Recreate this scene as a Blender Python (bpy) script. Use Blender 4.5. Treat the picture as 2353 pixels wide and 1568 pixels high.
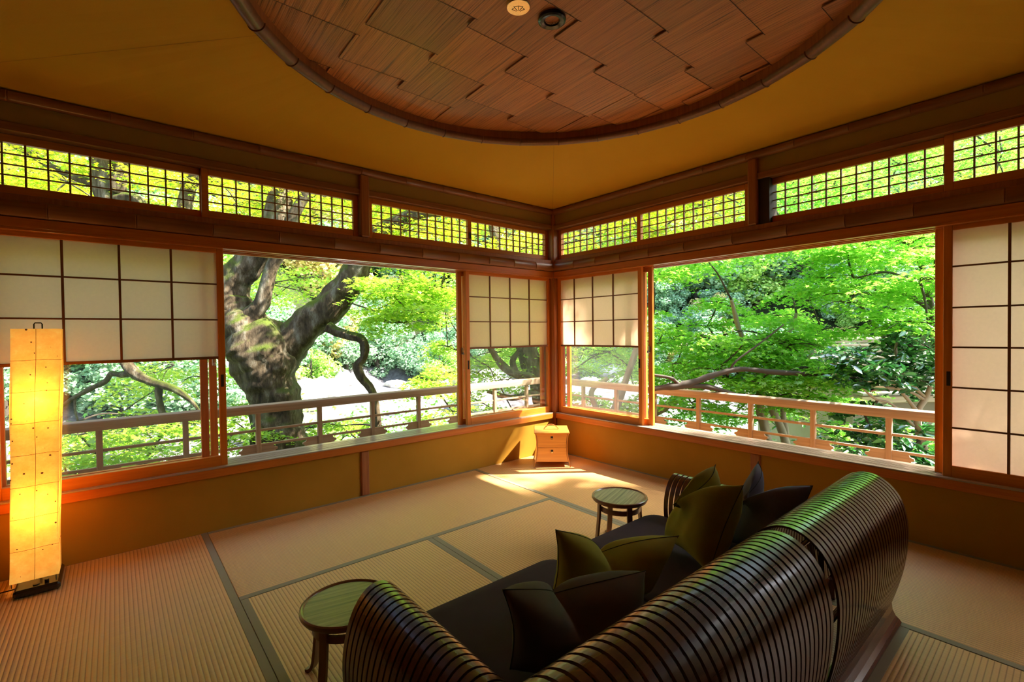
import bpy, math, random
import numpy as np
from mathutils import Vector, Matrix, Euler

for o in list(bpy.data.objects):
    bpy.data.objects.remove(o, do_unlink=True)
SC = bpy.context.scene
COL = SC.collection
PI = math.pi

# ------------------------------------------------------------------ camera, sky, sun, exposure
cam_d = bpy.data.cameras.new('camera')
cam = bpy.data.objects.new('camera', cam_d)
COL.objects.link(cam)
cam_d.sensor_fit = 'HORIZONTAL'
cam_d.sensor_width = 36.0
cam_d.lens = 16.702
cam_d.clip_start = 0.05
cam_d.clip_end = 500
_r = (0.7665520, -0.6420589, -0.0125842)
_u = (0.0203492, 0.0046994, 0.9997819)
_f = (0.6418597, 0.7666409, -0.0166677)
cam.matrix_world = Matrix(((_r[0], _u[0], -_f[0], -3.32932), (_r[1], _u[1], -_f[1], -3.32779),
                           (_r[2], _u[2], -_f[2], 1.165), (0, 0, 0, 1)))
SC.camera = cam

world = bpy.data.worlds.new('sky')
SC.world = world
world.use_nodes = True
wn = world.node_tree
wn.nodes.clear()
sky = wn.nodes.new('ShaderNodeTexSky')
sky.sky_type = 'NISHITA'
sky.sun_disc = False
sky.sun_elevation = math.radians(45.5)
sky.sun_rotation = math.radians(128.7)
sky.air_density = 1.3
sky.dust_density = 2.0
bg = wn.nodes.new('ShaderNodeBackground')
bg.inputs['Strength'].default_value = 0.85
wo = wn.nodes.new('ShaderNodeOutputWorld')
wn.links.new(sky.outputs[0], bg.inputs[0])
wn.links.new(bg.outputs[0], wo.inputs[0])

sun_d = bpy.data.lights.new('sun', 'SUN')
sun_d.energy = 33.0
sun_d.color = (1.0, 0.92, 0.82)
sun_d.angle = math.radians(0.9)
sun = bpy.data.objects.new('sun', sun_d)
COL.objects.link(sun)
sun.rotation_euler = Vector((-1.0, 0.8, -1.305)).to_track_quat('-Z', 'Y').to_euler()
sun.location = (10, -8, 13)

vs = SC.view_settings
vs.view_transform = 'Standard'
vs.look = 'None'
vs.exposure = 0.22
vs.gamma = 1.0
vs.use_curve_mapping = False
SC.display_settings.display_device = 'sRGB'
SC.cycles.transparent_max_bounces = 32
SC.cycles.max_bounces = 12
SC.cycles.diffuse_bounces = 6

# ------------------------------------------------------------------ helpers
class MB:
    """collects shapes and links them as one mesh object"""
    def __init__(s):
        s.v = []; s.f = []
    def box(s, x0, x1, y0, y1, z0, z1, bev=0.0):
        if x0 > x1: x0, x1 = x1, x0
        if y0 > y1: y0, y1 = y1, y0
        if z0 > z1: z0, z1 = z1, z0
        n = len(s.v)
        if bev <= 0:
            s.v += [(x0, y0, z0), (x1, y0, z0), (x1, y1, z0), (x0, y1, z0), (x0, y0, z1), (x1, y0, z1), (x1, y1, z1), (x0, y1, z1)]
            s.f += [tuple(n+i for i in q) for q in ((0, 3, 2, 1), (4, 5, 6, 7), (0, 1, 5, 4), (1, 2, 6, 5), (2, 3, 7, 6), (3, 0, 4, 7))]
        else:
            b = min(bev, (x1-x0)*.45, (y1-y0)*.45, (z1-z0)*.45)
            import itertools
            idx = {}
            for sx, sy, sz in itertools.product((0, 1), repeat=3):
                X = (x0, x1)[sx]; Y = (y0, y1)[sy]; Z = (z0, z1)[sz]
                dx = b if sx == 0 else -b; dy = b if sy == 0 else -b; dz = b if sz == 0 else -b
                for k, p in enumerate(((X, Y+dy, Z+dz), (X+dx, Y, Z+dz), (X+dx, Y+dy, Z))):
                    idx[(sx, sy, sz, k)] = len(s.v); s.v.append(p)
            g = lambda a, b_, c, k: idx[(a, b_, c, k)]
            q = s.f
            for sx in (0, 1):
                r = [g(sx, 0, 0, 0), g(sx, 1, 0, 0), g(sx, 1, 1, 0), g(sx, 0, 1, 0)]
                q.append(tuple(r if sx else r[::-1]))
            for sy in (0, 1):
                r = [g(0, sy, 0, 1), g(1, sy, 0, 1), g(1, sy, 1, 1), g(0, sy, 1, 1)]
                q.append(tuple(r[::-1] if sy else r))
            for sz in (0, 1):
                r = [g(0, 0, sz, 2), g(1, 0, sz, 2), g(1, 1, sz, 2), g(0, 1, sz, 2)]
                q.append(tuple(r if sz else r[::-1]))
            for a in (0, 1):
                for c in (0, 1):
                    q.append((g(a, c, 0, 0), g(a, c, 1, 0), g(a, c, 1, 1), g(a, c, 0, 1)))
                    q.append((g(a, 0, c, 0), g(a, 1, c, 0), g(a, 1, c, 2), g(a, 0, c, 2)))
                    q.append((g(0, a, c, 1), g(1, a, c, 1), g(1, a, c, 2), g(0, a, c, 2)))
            for a, c, e in itertools.product((0, 1), repeat=3):
                q.append((g(a, c, e, 0), g(a, c, e, 1), g(a, c, e, 2)))
        return s
    def tube(s, pts, rad, seg=8, cap=True, squash=1.0):
        pts = [Vector(p) for p in pts]
        if not hasattr(rad, '__len__'): rad = [rad]*len(pts)
        n0 = len(s.v); up = None
        for i, p in enumerate(pts):
            t = (pts[min(i+1, len(pts)-1)]-pts[max(i-1, 0)])
            if t.length < 1e-9: t = Vector((0, 0, 1))
            t.normalize()
            if up is None:
                up = Vector((0, 0, 1)) if abs(t.z) < .9 else Vector((1, 0, 0))
            a = up.cross(t)
            if a.length < 1e-6: a = Vector((1, 0, 0)).cross(t)
            a.normalize(); b = t.cross(a).normalized(); up = b
            for k in range(seg):
                w = 2*PI*k/seg
                s.v.append(tuple(p+a*math.cos(w)*rad[i]+b*math.sin(w)*rad[i]*squash))
        for i in range(len(pts)-1):
            for k in range(seg):
                k2 = (k+1) % seg
                s.f.append((n0+i*seg+k, n0+i*seg+k2, n0+(i+1)*seg+k2, n0+(i+1)*seg+k))
        if cap:
            s.f.append(tuple(n0+k for k in range(seg))[::-1])
            s.f.append(tuple(n0+(len(pts)-1)*seg+k for k in range(seg)))
        return s
    def lathe(s, prof, seg=32, c=(0, 0, 0), cap=True):
        n0 = len(s.v)
        for (r, z) in prof:
            for k in range(seg):
                w = 2*PI*k/seg
                s.v.append((c[0]+r*math.cos(w), c[1]+r*math.sin(w), c[2]+z))
        for i in range(len(prof)-1):
            for k in range(seg):
                k2 = (k+1) % seg
                s.f.append((n0+i*seg+k, n0+i*seg+k2, n0+(i+1)*seg+k2, n0+(i+1)*seg+k))
        if cap:
            s.f.append(tuple(n0+k for k in range(seg))[::-1])
            s.f.append(tuple(n0+(len(prof)-1)*seg+k for k in range(seg)))
        return s
    def strip(s, prof, a, w, th, axis):
        """a bent flat lath: prof = list of 2D points, extruded by w along axis ('x' or 'y') from a, thickness th"""
        P = np.array(prof, float); n = len(P)
        T = np.gradient(P, axis=0); T /= np.linalg.norm(T, axis=1)[:, None]
        N = np.c_[-T[:, 1], T[:, 0]]
        A = P+N*th/2; B = P-N*th/2
        n0 = len(s.v)
        def mk(q, c): return (c, q[0], q[1]) if axis == 'x' else (q[0], c, q[1])
        for i in range(n):
            s.v += [mk(A[i], a), mk(A[i], a+w), mk(B[i], a+w), mk(B[i], a)]
        for i in range(n-1):
            for k in range(4):
                k2 = (k+1) % 4
                s.f.append((n0+i*4+k, n0+i*4+k2, n0+(i+1)*4+k2, n0+(i+1)*4+k))
        s.f.append((n0+3, n0+2, n0+1, n0)); m = n0+(n-1)*4
        s.f.append((m, m+1, m+2, m+3))
        return s
    def prism(s, poly, axis, a0, a1):
        """extrude a 2D polygon along axis between a0 and a1"""
        n0 = len(s.v); n = len(poly)
        def mk(q, c):
            return (c, q[0], q[1]) if axis == 'x' else ((q[0], c, q[1]) if axis == 'y' else (q[0], q[1], c))
        for c in (a0, a1):
            for q in poly: s.v.append(mk(q, c))
        s.f.append(tuple(n0+i for i in range(n))); s.f.append(tuple(n0+n+i for i in range(n))[::-1])
        for i in range(n):
            j = (i+1) % n
            s.f.append((n0+i, n0+n+i, n0+n+j, n0+j))
        return s
    def grid(s, P):
        """P[i][j] -> surface"""
        n0 = len(s.v); a = len(P); b = len(P[0])
        for row in P:
            for q in row: s.v.append(tuple(q))
        for i in range(a-1):
            for j in range(b-1):
                s.f.append((n0+i*b+j, n0+(i+1)*b+j, n0+(i+1)*b+j+1, n0+i*b+j+1))
        return s
    def build(s, name, mat, parent=None, smooth=False, fix=True):
        me = bpy.data.meshes.new(name)
        me.from_pydata([tuple(map(float, q)) for q in s.v], [], s.f)
        if fix:
            import bmesh
            bm = bmesh.new(); bm.from_mesh(me)
            bmesh.ops.recalc_face_normals(bm, faces=bm.faces)
            bm.to_mesh(me); bm.free()
        me.materials.append(mat)
        o = bpy.data.objects.new(name, me)
        COL.objects.link(o)
        if parent is not None: o.parent = parent
        if smooth:
            me.polygons.foreach_set('use_smooth', [True]*len(me.polygons))
            if smooth == 'auto':
                try: me.set_sharp_from_angle(angle=math.radians(40))
                except Exception: pass
        return o

def tag(o, label=None, cat=None, group=None, kind=None):
    if label: o['label'] = label
    if cat: o['category'] = cat
    if group: o['group'] = group
    if kind: o['kind'] = kind
    return o

def thing(name, label, cat, loc=(0, 0, 0), rotz=0.0, group=None, kind=None):
    o = bpy.data.objects.new(name, None)
    o.empty_display_size = .1
    COL.objects.link(o)
    o.location = loc; o.rotation_euler = (0, 0, rotz)
    return tag(o, label, cat, group, kind)

def copy_tree(root, loc=None, rotz=None, scale=None, label=None):
    r = root.copy(); COL.objects.link(r)
    if loc is not None: r.location = loc
    if rotz is not None: r.rotation_euler = (0, 0, rotz)
    if scale is not None: r.scale = (scale,)*3
    if label: r['label'] = label
    for ch in [c for c in bpy.data.objects if c.parent == root]:
        c = ch.copy(); COL.objects.link(c); c.parent = r
        for g in [q for q in bpy.data.objects if q.parent == ch]:
            d = g.copy(); COL.objects.link(d); d.parent = c
    return r

# ------------------------------------------------------------------ materials
def new_mat(name):
    m = bpy.data.materials.new(name); m.use_nodes = True
    nt = m.node_tree; nt.nodes.clear()
    out = nt.nodes.new('ShaderNodeOutputMaterial')
    return m, nt, out

def bsdf(nt, col=None, rough=.5, metal=0., spec=.5, coat=0.):
    b = nt.nodes.new('ShaderNodeBsdfPrincipled')
    if col is not None: b.inputs['Base Color'].default_value = (*col, 1)
    b.inputs['Roughness'].default_value = rough
    b.inputs['Metallic'].default_value = metal
    b.inputs['Specular IOR Level'].default_value = spec
    b.inputs['Coat Weight'].default_value = coat
    b.inputs['Coat Roughness'].default_value = .12
    return b

def ramp(nt, stops):
    r = nt.nodes.new('ShaderNodeValToRGB')
    e = r.color_ramp.elements
    while len(e) < len(stops): e.new(.5)
    for i, (p, c) in enumerate(stops):
        e[i].position = p; e[i].color = (*c, 1)
    return r

def coords(nt, scale, loc=(0, 0, 0), kind='Object'):
    tc = nt.nodes.new('ShaderNodeTexCoord'); mp = nt.nodes.new('ShaderNodeMapping')
    mp.inputs['Scale'].default_value = scale; mp.inputs['Location'].default_value = loc
    nt.links.new(tc.outputs[kind], mp.inputs[0])
    return mp

def noise(nt, vec, scale=5, detail=4, rough=.55):
    n = nt.nodes.new('ShaderNodeTexNoise')
    n.inputs['Scale'].default_value = scale; n.inputs['Detail'].default_value = detail
    n.inputs['Roughness'].default_value = rough
    if vec is not None: nt.links.new(vec.outputs[0], n.inputs[0])
    return n

def bump(nt, b, h, strength=.3, dist=.002):
    n = nt.nodes.new('ShaderNodeBump'); n.inputs['Strength'].default_value = strength; n.inputs['Distance'].default_value = dist
    nt.links.new(h, n.inputs['Height']); nt.links.new(n.outputs[0], b.inputs['Normal'])

def simple(name, col, rough=.5, metal=0., spec=.5, coat=0.):
    m, nt, out = new_mat(name)
    b = bsdf(nt, col, rough, metal, spec, coat)
    nt.links.new(b.outputs[0], out.inputs[0])
    return m

def wood(name, c1, c2, axis='x', rough=.45, coat=0., spec=.4, dens=1.0):
    m, nt, out = new_mat(name)
    s = {'x': (1.2, 30, 30), 'y': (30, 1.2, 30), 'z': (30, 30, 1.2)}[axis]
    mp = coords(nt, tuple(q*dens for q in s))
    n = noise(nt, mp, 2.2, 6, .6)
    r = ramp(nt, [(.3, c1), (.72, c2)])
    nt.links.new(n.outputs[0], r.inputs[0])
    b = bsdf(nt, None, rough, 0, spec, coat)
    nt.links.new(r.outputs[0], b.inputs['Base Color'])
    bump(nt, b, n.outputs[0], .15, .001)
    nt.links.new(b.outputs[0], out.inputs[0])
    return m

def plaster(name, c1, c2, scale=2.0):
    m, nt, out = new_mat(name)
    mp = coords(nt, (1, 1, 1))
    n = noise(nt, mp, scale, 6, .6)
    r = ramp(nt, [(.3, c1), (.7, c2)])
    nt.links.new(n.outputs[0], r.inputs[0])
    n2 = noise(nt, mp, 240, 3, .7)
    b = bsdf(nt, None, .9, 0, .15)
    nt.links.new(r.outputs[0], b.inputs['Base Color'])
    bump(nt, b, n2.outputs[0], .25, .0015)
    nt.links.new(b.outputs[0], out.inputs[0])
    return m

M = {}
M['frame_x'] = wood('cedar_along_x', (.56, .150, .010), (.70, .225, .022), 'x', .42)
M['frame_y'] = wood('cedar_along_y', (.56, .150, .010), (.70, .225, .022), 'y', .42)
M['frame_z'] = wood('cedar_upright', (.56, .150, .010), (.70, .225, .022), 'z', .42)
M['sill_x'] = wood('sill_wood_x', (.46, .11, .010), (.58, .17, .018), 'x', .32, .15)
M['sill_y'] = wood('sill_wood_y', (.46, .11, .010), (.58, .17, .018), 'y', .32, .15)
M['bamboo_x'] = wood('smoked_bamboo_x', (.22, .075, .022), (.31, .115, .035), 'x', .38, .1)
M['bamboo_y'] = wood('smoked_bamboo_y', (.22, .075, .022), (.31, .115, .035), 'y', .38, .1)
M['runner_x'] = wood('aged_sheen_runner_x', (.30, .22, .16), (.42, .32, .24), 'x', .28, .3)  # runners: aged wood, with the sky's reflection put into the paler colour
M['runner_y'] = wood('aged_sheen_runner_y', (.30, .22, .16), (.42, .32, .24), 'y', .28, .3)
M['ring'] = wood('ring_bamboo', (.15, .045, .014), (.22, .07, .022), 'z', .36, .1)
M['post'] = wood('post_wood', (.28, .085, .025), (.42, .14, .040), 'z', .40, .1)
M['lattice'] = simple('lattice_wood', (.20, .065, .018), .5)
M['grille'] = wood('grille_wood', (.30, .12, .03), (.40, .18, .05), 'z', .5)
M['rail_x'] = wood('weathered_rail_x', (.34, .22, .13), (.50, .35, .22), 'x', .7)
M['rail_y'] = wood('weathered_rail_y', (.34, .22, .13), (.50, .35, .22), 'y', .7)
M['wall'] = plaster('mustard_earth_plaster', (.36, .170, .014), (.43, .208, .020))
M['wall_up'] = plaster('olive_earth_plaster', (.34, .20, .050), (.40, .24, .06))
M['ceil'] = plaster('mustard_ceiling_plaster', (.62, .330, .024), (.68, .370, .032), 1.2)
M['dark'] = simple('dark_gap', (.035, .018, .008), .8)
M['roof'] = simple('roof_board', (.20, .13, .08), .8)
M['backwall'] = plaster('far_room_plaster', (.10, .05, .012), (.14, .07, .018))

def paper_mat(name, col, tr=.6):
    m, nt, out = new_mat(name)
    mp = coords(nt, (1, 1, 1)); n = noise(nt, mp, 60, 5, .7)
    r = ramp(nt, [(.2, tuple(q*.93 for q in col)), (.8, col)])
    nt.links.new(n.outputs[0], r.inputs[0])
    d = nt.nodes.new('ShaderNodeBsdfDiffuse'); t = nt.nodes.new('ShaderNodeBsdfTranslucent')
    nt.links.new(r.outputs[0], d.inputs[0]); nt.links.new(r.outputs[0], t.inputs[0])
    mx = nt.nodes.new('ShaderNodeMixShader'); mx.inputs[0].default_value = tr
    nt.links.new(d.outputs[0], mx.inputs[1]); nt.links.new(t.outputs[0], mx.inputs[2])
    nt.links.new(mx.outputs[0], out.inputs[0])
    return m
M['shoji'] = paper_mat('shoji_paper', (.97, .82, .68), .64)

def glass_mat(name, haze=.006):
    m, nt, out = new_mat(name)
    tr = nt.nodes.new('ShaderNodeBsdfTransparent'); tr.inputs[0].default_value = (.985, .985, .98, 1)
    gl = nt.nodes.new('ShaderNodeBsdfGlossy'); gl.inputs['Roughness'].default_value = .01
    tl = nt.nodes.new('ShaderNodeBsdfTranslucent'); tl.inputs[0].default_value = (.9, .92, .9, 1)
    lw = nt.nodes.new('ShaderNodeLayerWeight'); lw.inputs[0].default_value = .5
    p4 = nt.nodes.new('ShaderNodeMath'); p4.operation = 'POWER'; p4.inputs[1].default_value = 4.0; nt.links.new(lw.outputs['Facing'], p4.inputs[0])
    fr = nt.nodes.new('ShaderNodeMath'); fr.operation = 'MULTIPLY_ADD'; fr.inputs[1].default_value = .45; fr.inputs[2].default_value = .022; nt.links.new(p4.outputs[0], fr.inputs[0])
    m1 = nt.nodes.new('ShaderNodeMixShader'); m1.inputs[0].default_value = haze
    m2 = nt.nodes.new('ShaderNodeMixShader')
    nt.links.new(tr.outputs[0], m1.inputs[1]); nt.links.new(tl.outputs[0], m1.inputs[2])
    nt.links.new(fr.outputs[0], m2.inputs[0]); nt.links.new(m1.outputs[0], m2.inputs[1]); nt.links.new(gl.outputs[0], m2.inputs[2])
    nt.links.new(m2.outputs[0], out.inputs[0])
    return m
M['glass'] = glass_mat('window_glass')

def tatami_mat(name, axis):
    """axis = direction in which the ribs run"""
    m, nt, out = new_mat(name)
    tc = nt.nodes.new('ShaderNodeTexCoord'); sp = nt.nodes.new('ShaderNodeSeparateXYZ')
    nt.links.new(tc.outputs['Object'], sp.inputs[0])
    mu = nt.nodes.new('ShaderNodeMath'); mu.operation = 'MULTIPLY'; mu.inputs[1].default_value = 2*PI/.0157
    nt.links.new(sp.outputs[1 if axis == 'x' else 0], mu.inputs[0])
    sn = nt.nodes.new('ShaderNodeMath'); sn.operation = 'SINE'; nt.links.new(mu.outputs[0], sn.inputs[0])
    ab = nt.nodes.new('ShaderNodeMath'); ab.operation = 'MULTIPLY_ADD'; ab.inputs[1].default_value = .5; ab.inputs[2].default_value = .5
    nt.links.new(sn.outputs[0], ab.inputs[0])
    pw = nt.nodes.new('ShaderNodeMath'); pw.operation = 'POWER'; pw.inputs[1].default_value = .45
    nt.links.new(ab.outputs[0], pw.inputs[0])
    mp = coords(nt, (2, 260, 1) if axis == 'y' else (260, 2, 1))
    n = noise(nt, mp, 2.0, 3, .6)
    r1 = ramp(nt, [(.25, (.57, .305, .105)), (.75, (.72, .425, .165))])
    nt.links.new(n.outputs[0], r1.inputs[0])
    r2 = ramp(nt, [(.0, (.30, .20, .08)), (.55, (1, 1, 1)), (1, (1, 1, 1))])
    r2.color_ramp.elements[0].color = (.50, .45, .38, 1)
    nt.links.new(pw.outputs[0], r2.inputs[0])
    mx = nt.nodes.new('ShaderNodeMix'); mx.data_type = 'RGBA'; mx.blend_type = 'MULTIPLY'; mx.inputs[0].default_value = 1
    nt.links.new(r1.outputs[0], mx.inputs[6]); nt.links.new(r2.outputs[0], mx.inputs[7])
    b = bsdf(nt, None, .45, 0, .4)
    nt.links.new(mx.outputs[2], b.inputs['Base Color'])
    bump(nt, b, pw.outputs[0], .6, .0022)
    nt.links.new(b.outputs[0], out.inputs[0])
    return m
M['tatami_x'] = tatami_mat('tatami_rush_x', 'x')
M['tatami_y'] = tatami_mat('tatami_rush_y', 'y')
M['heri'] = simple('tatami_border_cloth', (.27, .235, .15), .8, spec=.2)

def sheet_mat():
    m, nt, out = new_mat('woven_ceiling_sheet')
    mp = coords(nt, (190, 2.5, 1)); n = noise(nt, mp, 1.0, 5, .65)
    r = ramp(nt, [(.32, (.09, .024, .006)), (.46, (.46, .145, .034)), (.78, (.74, .27, .080))])
    nt.links.new(n.outputs[0], r.inputs[0])
    oi = nt.nodes.new('ShaderNodeNewGeometry')
    b = bsdf(nt, None, .34, 0, .5, .05)
    hs = nt.nodes.new('ShaderNodeHueSaturation')
    ma = nt.nodes.new('ShaderNodeMath'); ma.operation = 'MULTIPLY_ADD'; ma.inputs[1].default_value = .35; ma.inputs[2].default_value = .85
    nt.links.new(oi.outputs['Random Per Island'], ma.inputs[0]); nt.links.new(ma.outputs[0], hs.inputs['Value'])
    nt.links.new(r.outputs[0], hs.inputs['Color']); nt.links.new(hs.outputs[0], b.inputs['Base Color'])
    bump(nt, b, n.outputs[0], .55, .003)
    nt.links.new(b.outputs[0], out.inputs[0])
    return m
M['sheet'] = sheet_mat()

M['sofa'] = wood('sofa_lath_wood', (.060, .018, .008), (.095, .030, .012), 'x', .26, .30, .5)
M['sofa_z'] = wood('sofa_base_wood', (.10, .032, .014), (.16, .055, .022), 'x', .22, .5, .5)

def cloth(name, col, sc=900):
    m, nt, out = new_mat(name)
    mp = coords(nt, (1, 1, 1)); n = noise(nt, mp, sc, 2, .5); n2 = noise(nt, mp, 14, 4, .6)
    r = ramp(nt, [(.3, tuple(q*.82 for q in col)), (.7, col)])
    nt.links.new(n2.outputs[0], r.inputs[0])
    b = bsdf(nt, None, .85, 0, .12)
    b.inputs['Sheen Weight'].default_value = .03
    nt.links.new(r.outputs[0], b.inputs['Base Color'])
    bump(nt, b, n.outputs[0], .15, .0006)
    nt.links.new(b.outputs[0], out.inputs[0])
    return m
M['seat'] = cloth('purple_grey_upholstery', (.048, .024, .036))
M['olive'] = cloth('olive_cushion_cloth', (.31, .26, .040))
M['blue'] = cloth('slate_blue_cushion_cloth', (.13, .12, .17))
M['grey'] = cloth('charcoal_cushion_cloth', (.13, .105, .085))
M['seam'] = simple('seam_thread', (.03, .025, .015), .9)

def leaf_mat(name, cols, tl=.55, gloss=.06, rough=.4):
    m, nt, out = new_mat(name)
    g = nt.nodes.new('ShaderNodeNewGeometry')
    r = ramp(nt, [(i/(len(cols)-1), c) for i, c in enumerate(cols)])
    nt.links.new(g.outputs['Random Per Island'], r.inputs[0])
    d = nt.nodes.new('ShaderNodeBsdfDiffuse'); t = nt.nodes.new('ShaderNodeBsdfTranslucent'); gl = nt.nodes.new('ShaderNodeBsdfGlossy')
    gl.inputs['Roughness'].default_value = rough
    nt.links.new(r.outputs[0], d.inputs[0]); nt.links.new(r.outputs[0], t.inputs[0])
    m1 = nt.nodes.new('ShaderNodeMixShader'); m1.inputs[0].default_value = tl
    m2 = nt.nodes.new('ShaderNodeMixShader'); m2.inputs[0].default_value = gloss
    nt.links.new(d.outputs[0], m1.inputs[1]); nt.links.new(t.outputs[0], m1.inputs[2])
    nt.links.new(m1.outputs[0], m2.inputs[1]); nt.links.new(gl.outputs[0], m2.inputs[2])
    nt.links.new(m2.outputs[0], out.inputs[0])
    return m
M['leaf_maple'] = leaf_mat('maple_leaf_green', [(.16, .50, .035), (.28, .64, .05), (.42, .75, .09), (.20, .56, .05)], .62)
M['leaf_left'] = leaf_mat('maple_leaf_yellow_green', [(.26, .54, .04), (.46, .70, .06), (.22, .48, .03), (.62, .76, .08), (.34, .62, .05)], .6)
M['leaf_yellow'] = leaf_mat('maple_leaf_yellowing', [(.22, .52, .02), (.50, .70, .02), (.75, .68, .02), (.35, .62, .02), (.80, .50, .03)])
M['leaf_camellia'] = leaf_mat('camellia_leaf', [(.012, .085, .015), (.03, .16, .03), (.05, .22, .03)], .25, .22, .22)
M['leaf_far'] = leaf_mat('far_tree_leaf', [(.10, .25, .11), (.24, .45, .22), (.50, .66, .44), (.16, .34, .16)], .25, .05)
M['leaf_far_g'] = leaf_mat('far_tree_leaf_bright', [(.15, .38, .05), (.36, .62, .09), (.58, .74, .20)], .35, .05)
M['leaf_far_y'] = leaf_mat('far_tree_leaf_yellow', [(.40, .50, .10), (.72, .64, .22), (.60, .42, .20)], .35, .05)

def bark_mat():
    m, nt, out = new_mat('mossy_bark')
    mp = coords(nt, (1, 1, .30)); n = noise(nt, mp, 11, 10, .72)
    r = ramp(nt, [(.34, (.020, .014, .007)), (.52, (.085, .062, .034)), (.74, (.27, .25, .19))])
    nt.links.new(n.outputs[0], r.inputs[0])
    mp2 = coords(nt, (1, 1, 1), (3, 5, 1)); n2 = noise(nt, mp2, 3.0, 6, .7)
    ge = nt.nodes.new('ShaderNodeNewGeometry'); sp = nt.nodes.new('ShaderNodeSeparateXYZ')
    nt.links.new(ge.outputs['Normal'], sp.inputs[0])
    ad = nt.nodes.new('ShaderNodeMath'); ad.operation = 'MULTIPLY_ADD'; ad.inputs[1].default_value = .35
    nt.links.new(sp.outputs[2], ad.inputs[0]); nt.links.new(n2.outputs[0], ad.inputs[2])
    rm = ramp(nt, [(.60, (0, 0, 0)), (.80, (1, 1, 1))])
    nt.links.new(ad.outputs[0], rm.inputs[0])
    mx = nt.nodes.new('ShaderNodeMix'); mx.data_type = 'RGBA'
    nt.links.new(rm.outputs[0], mx.inputs[0]); nt.links.new(r.outputs[0], mx.inputs[6]); mx.inputs[7].default_value = (.06, .085, .008, 1)
    b = bsdf(nt, None, .85, 0, .2)
    nt.links.new(mx.outputs[2], b.inputs['Base Color'])
    bump(nt, b, n.outputs[0], .9, .03)
    nt.links.new(b.outputs[0], out.inputs[0])
    return m
M['bark'] = bark_mat()
M['twig'] = simple('dark_twig', (.055, .042, .028), .8)
M['pale_twig'] = simple('pale_branch', (.30, .24, .17), .8)
# ================================================================== ROOM SHELL
# room corner at the origin: left wall is the plane y=0 (x<0), right wall the plane x=0 (y<0)
XW, YS = -6.0, -6.0          # far ends of the room behind the camera
SILL0, SILL1 = .325, .383
KAM0 = 1.700

def structure(mb, name, mat, smooth=False):
    return tag(mb.build(name, mat, smooth=smooth), kind='structure')

# floor slab below the mats
structure(MB().box(XW-.1, .16, YS-.1, .16, -.25, -.055), 'floor', M['dark'])

# tatami mats
def mat_thing(x0, x1, y0, y1, ax, label):
    cx, cy = (x0+x1)/2, (y0+y1)/2
    t = thing('tatami_mat', label, 'tatami mat', (cx, cy, 0), 0, 'tatami mats covering the floor')
    g = .0012; hx, hy = (x1-x0)/2-g, (y1-y0)/2-g
    MB().box(-hx, hx, -hy, hy, -.055, 0.0, .002).build('woven_surface', M['tatami_'+ax], t)
    w = .031
    for s in (-1, 1):
        mb = MB()
        if ax == 'y': mb.box(s*hx, s*(hx-w), -hy, hy, -.02, .0012, .0006)
        else: mb.box(-hx, hx, s*hy, s*(hy-w), -.02, .0012, .0006)
        mb.build('cloth_border', M['heri'], t)
    return t
A, B_, C_ = -.995, -1.960, -2.928
D_ = -3.893
mat_thing(A, 0, -1.93, 0, 'y', 'tatami mat in the far corner under the little drawer chest')
mat_thing(A, 0, -3.86, -1.93, 'y', 'tatami mat along the right wall, running past the end of the sofa')
mat_thing(C_, A, -.958, 0, 'x', 'tatami mat along the left wall in front of the open window')
mat_thing(B_, A, -2.88, -.958, 'y', 'tatami mat running from the sunlit spot under the right half of the sofa')
mat_thing(C_, B_, -2.88, -.958, 'y', 'tatami mat between the near side table and the left half of the sofa')
mat_thing(D_, C_, -1.93, 0, 'y', 'tatami mat with the glowing paper lantern on it')
mat_thing(C_, A, -3.84, -2.88, 'x', 'coarse ribbed tatami mat behind the sofa at the lower right')
mat_thing(D_, C_, -3.86, -1.93, 'y', 'tatami mat at the lower left edge of the photo')
mat_thing(A, 0, -5.8, -3.86, 'y', 'tatami mat along the right wall behind the camera')
mat_thing(C_, A, -4.80, -3.84, 'x', 'tatami mat right behind the camera')
mat_thing(C_, A, -5.76, -4.80, 'x', 'tatami mat at the back of the room')
mat_thing(D_, C_, -5.8, -3.86, 'y', 'tatami mat left of the camera at the back')
mat_thing(-4.86, D_, -1.93, 0, 'y', 'tatami mat left of the lantern outside the frame')
mat_thing(-4.86, D_, -3.86, -1.93, 'y', 'tatami mat further left of the camera')

# walls (mustard earth plaster): low panel under the windows, band above them, closed part beyond the windows
XL = -3.95     # the left window wall ends here; the right one ends at y=-5.0
YR = -5.0
T = .11
mb = MB().box(XW, 0.0, 0, T, 0, SILL0)
mb.box(XW, XL-.06, 0, T, SILL0, 2.75)
mb.box(XL-.06, T, 0.0, T, 2.66, 2.75)
structure(mb, 'wall_left', M['wall'])
mb = MB().box(0, T, YS, T, 0, SILL0)
mb.box(0, T, YS, YR-.06, SILL0, 2.75)
mb.box(0, T, YR-.06, T, 2.66, 2.75)
structure(mb, 'wall_right', M['wall'])
structure(MB().box(XL-.06, 0, .0, T, 2.212, 2.66), 'wall_left_upper', M['wall_up'])
structure(MB().box(0, T, YR-.06, 0, 2.212, 2.66), 'wall_right_upper', M['wall_up'])
structure(MB().box(XW-.1, XW, YS-.1, T, -.05, 2.75), 'wall_back_left', M['backwall'])
structure(MB().box(XW, T, YS-.1, YS, -.05, 2.75), 'wall_back_right', M['backwall'])

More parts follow.
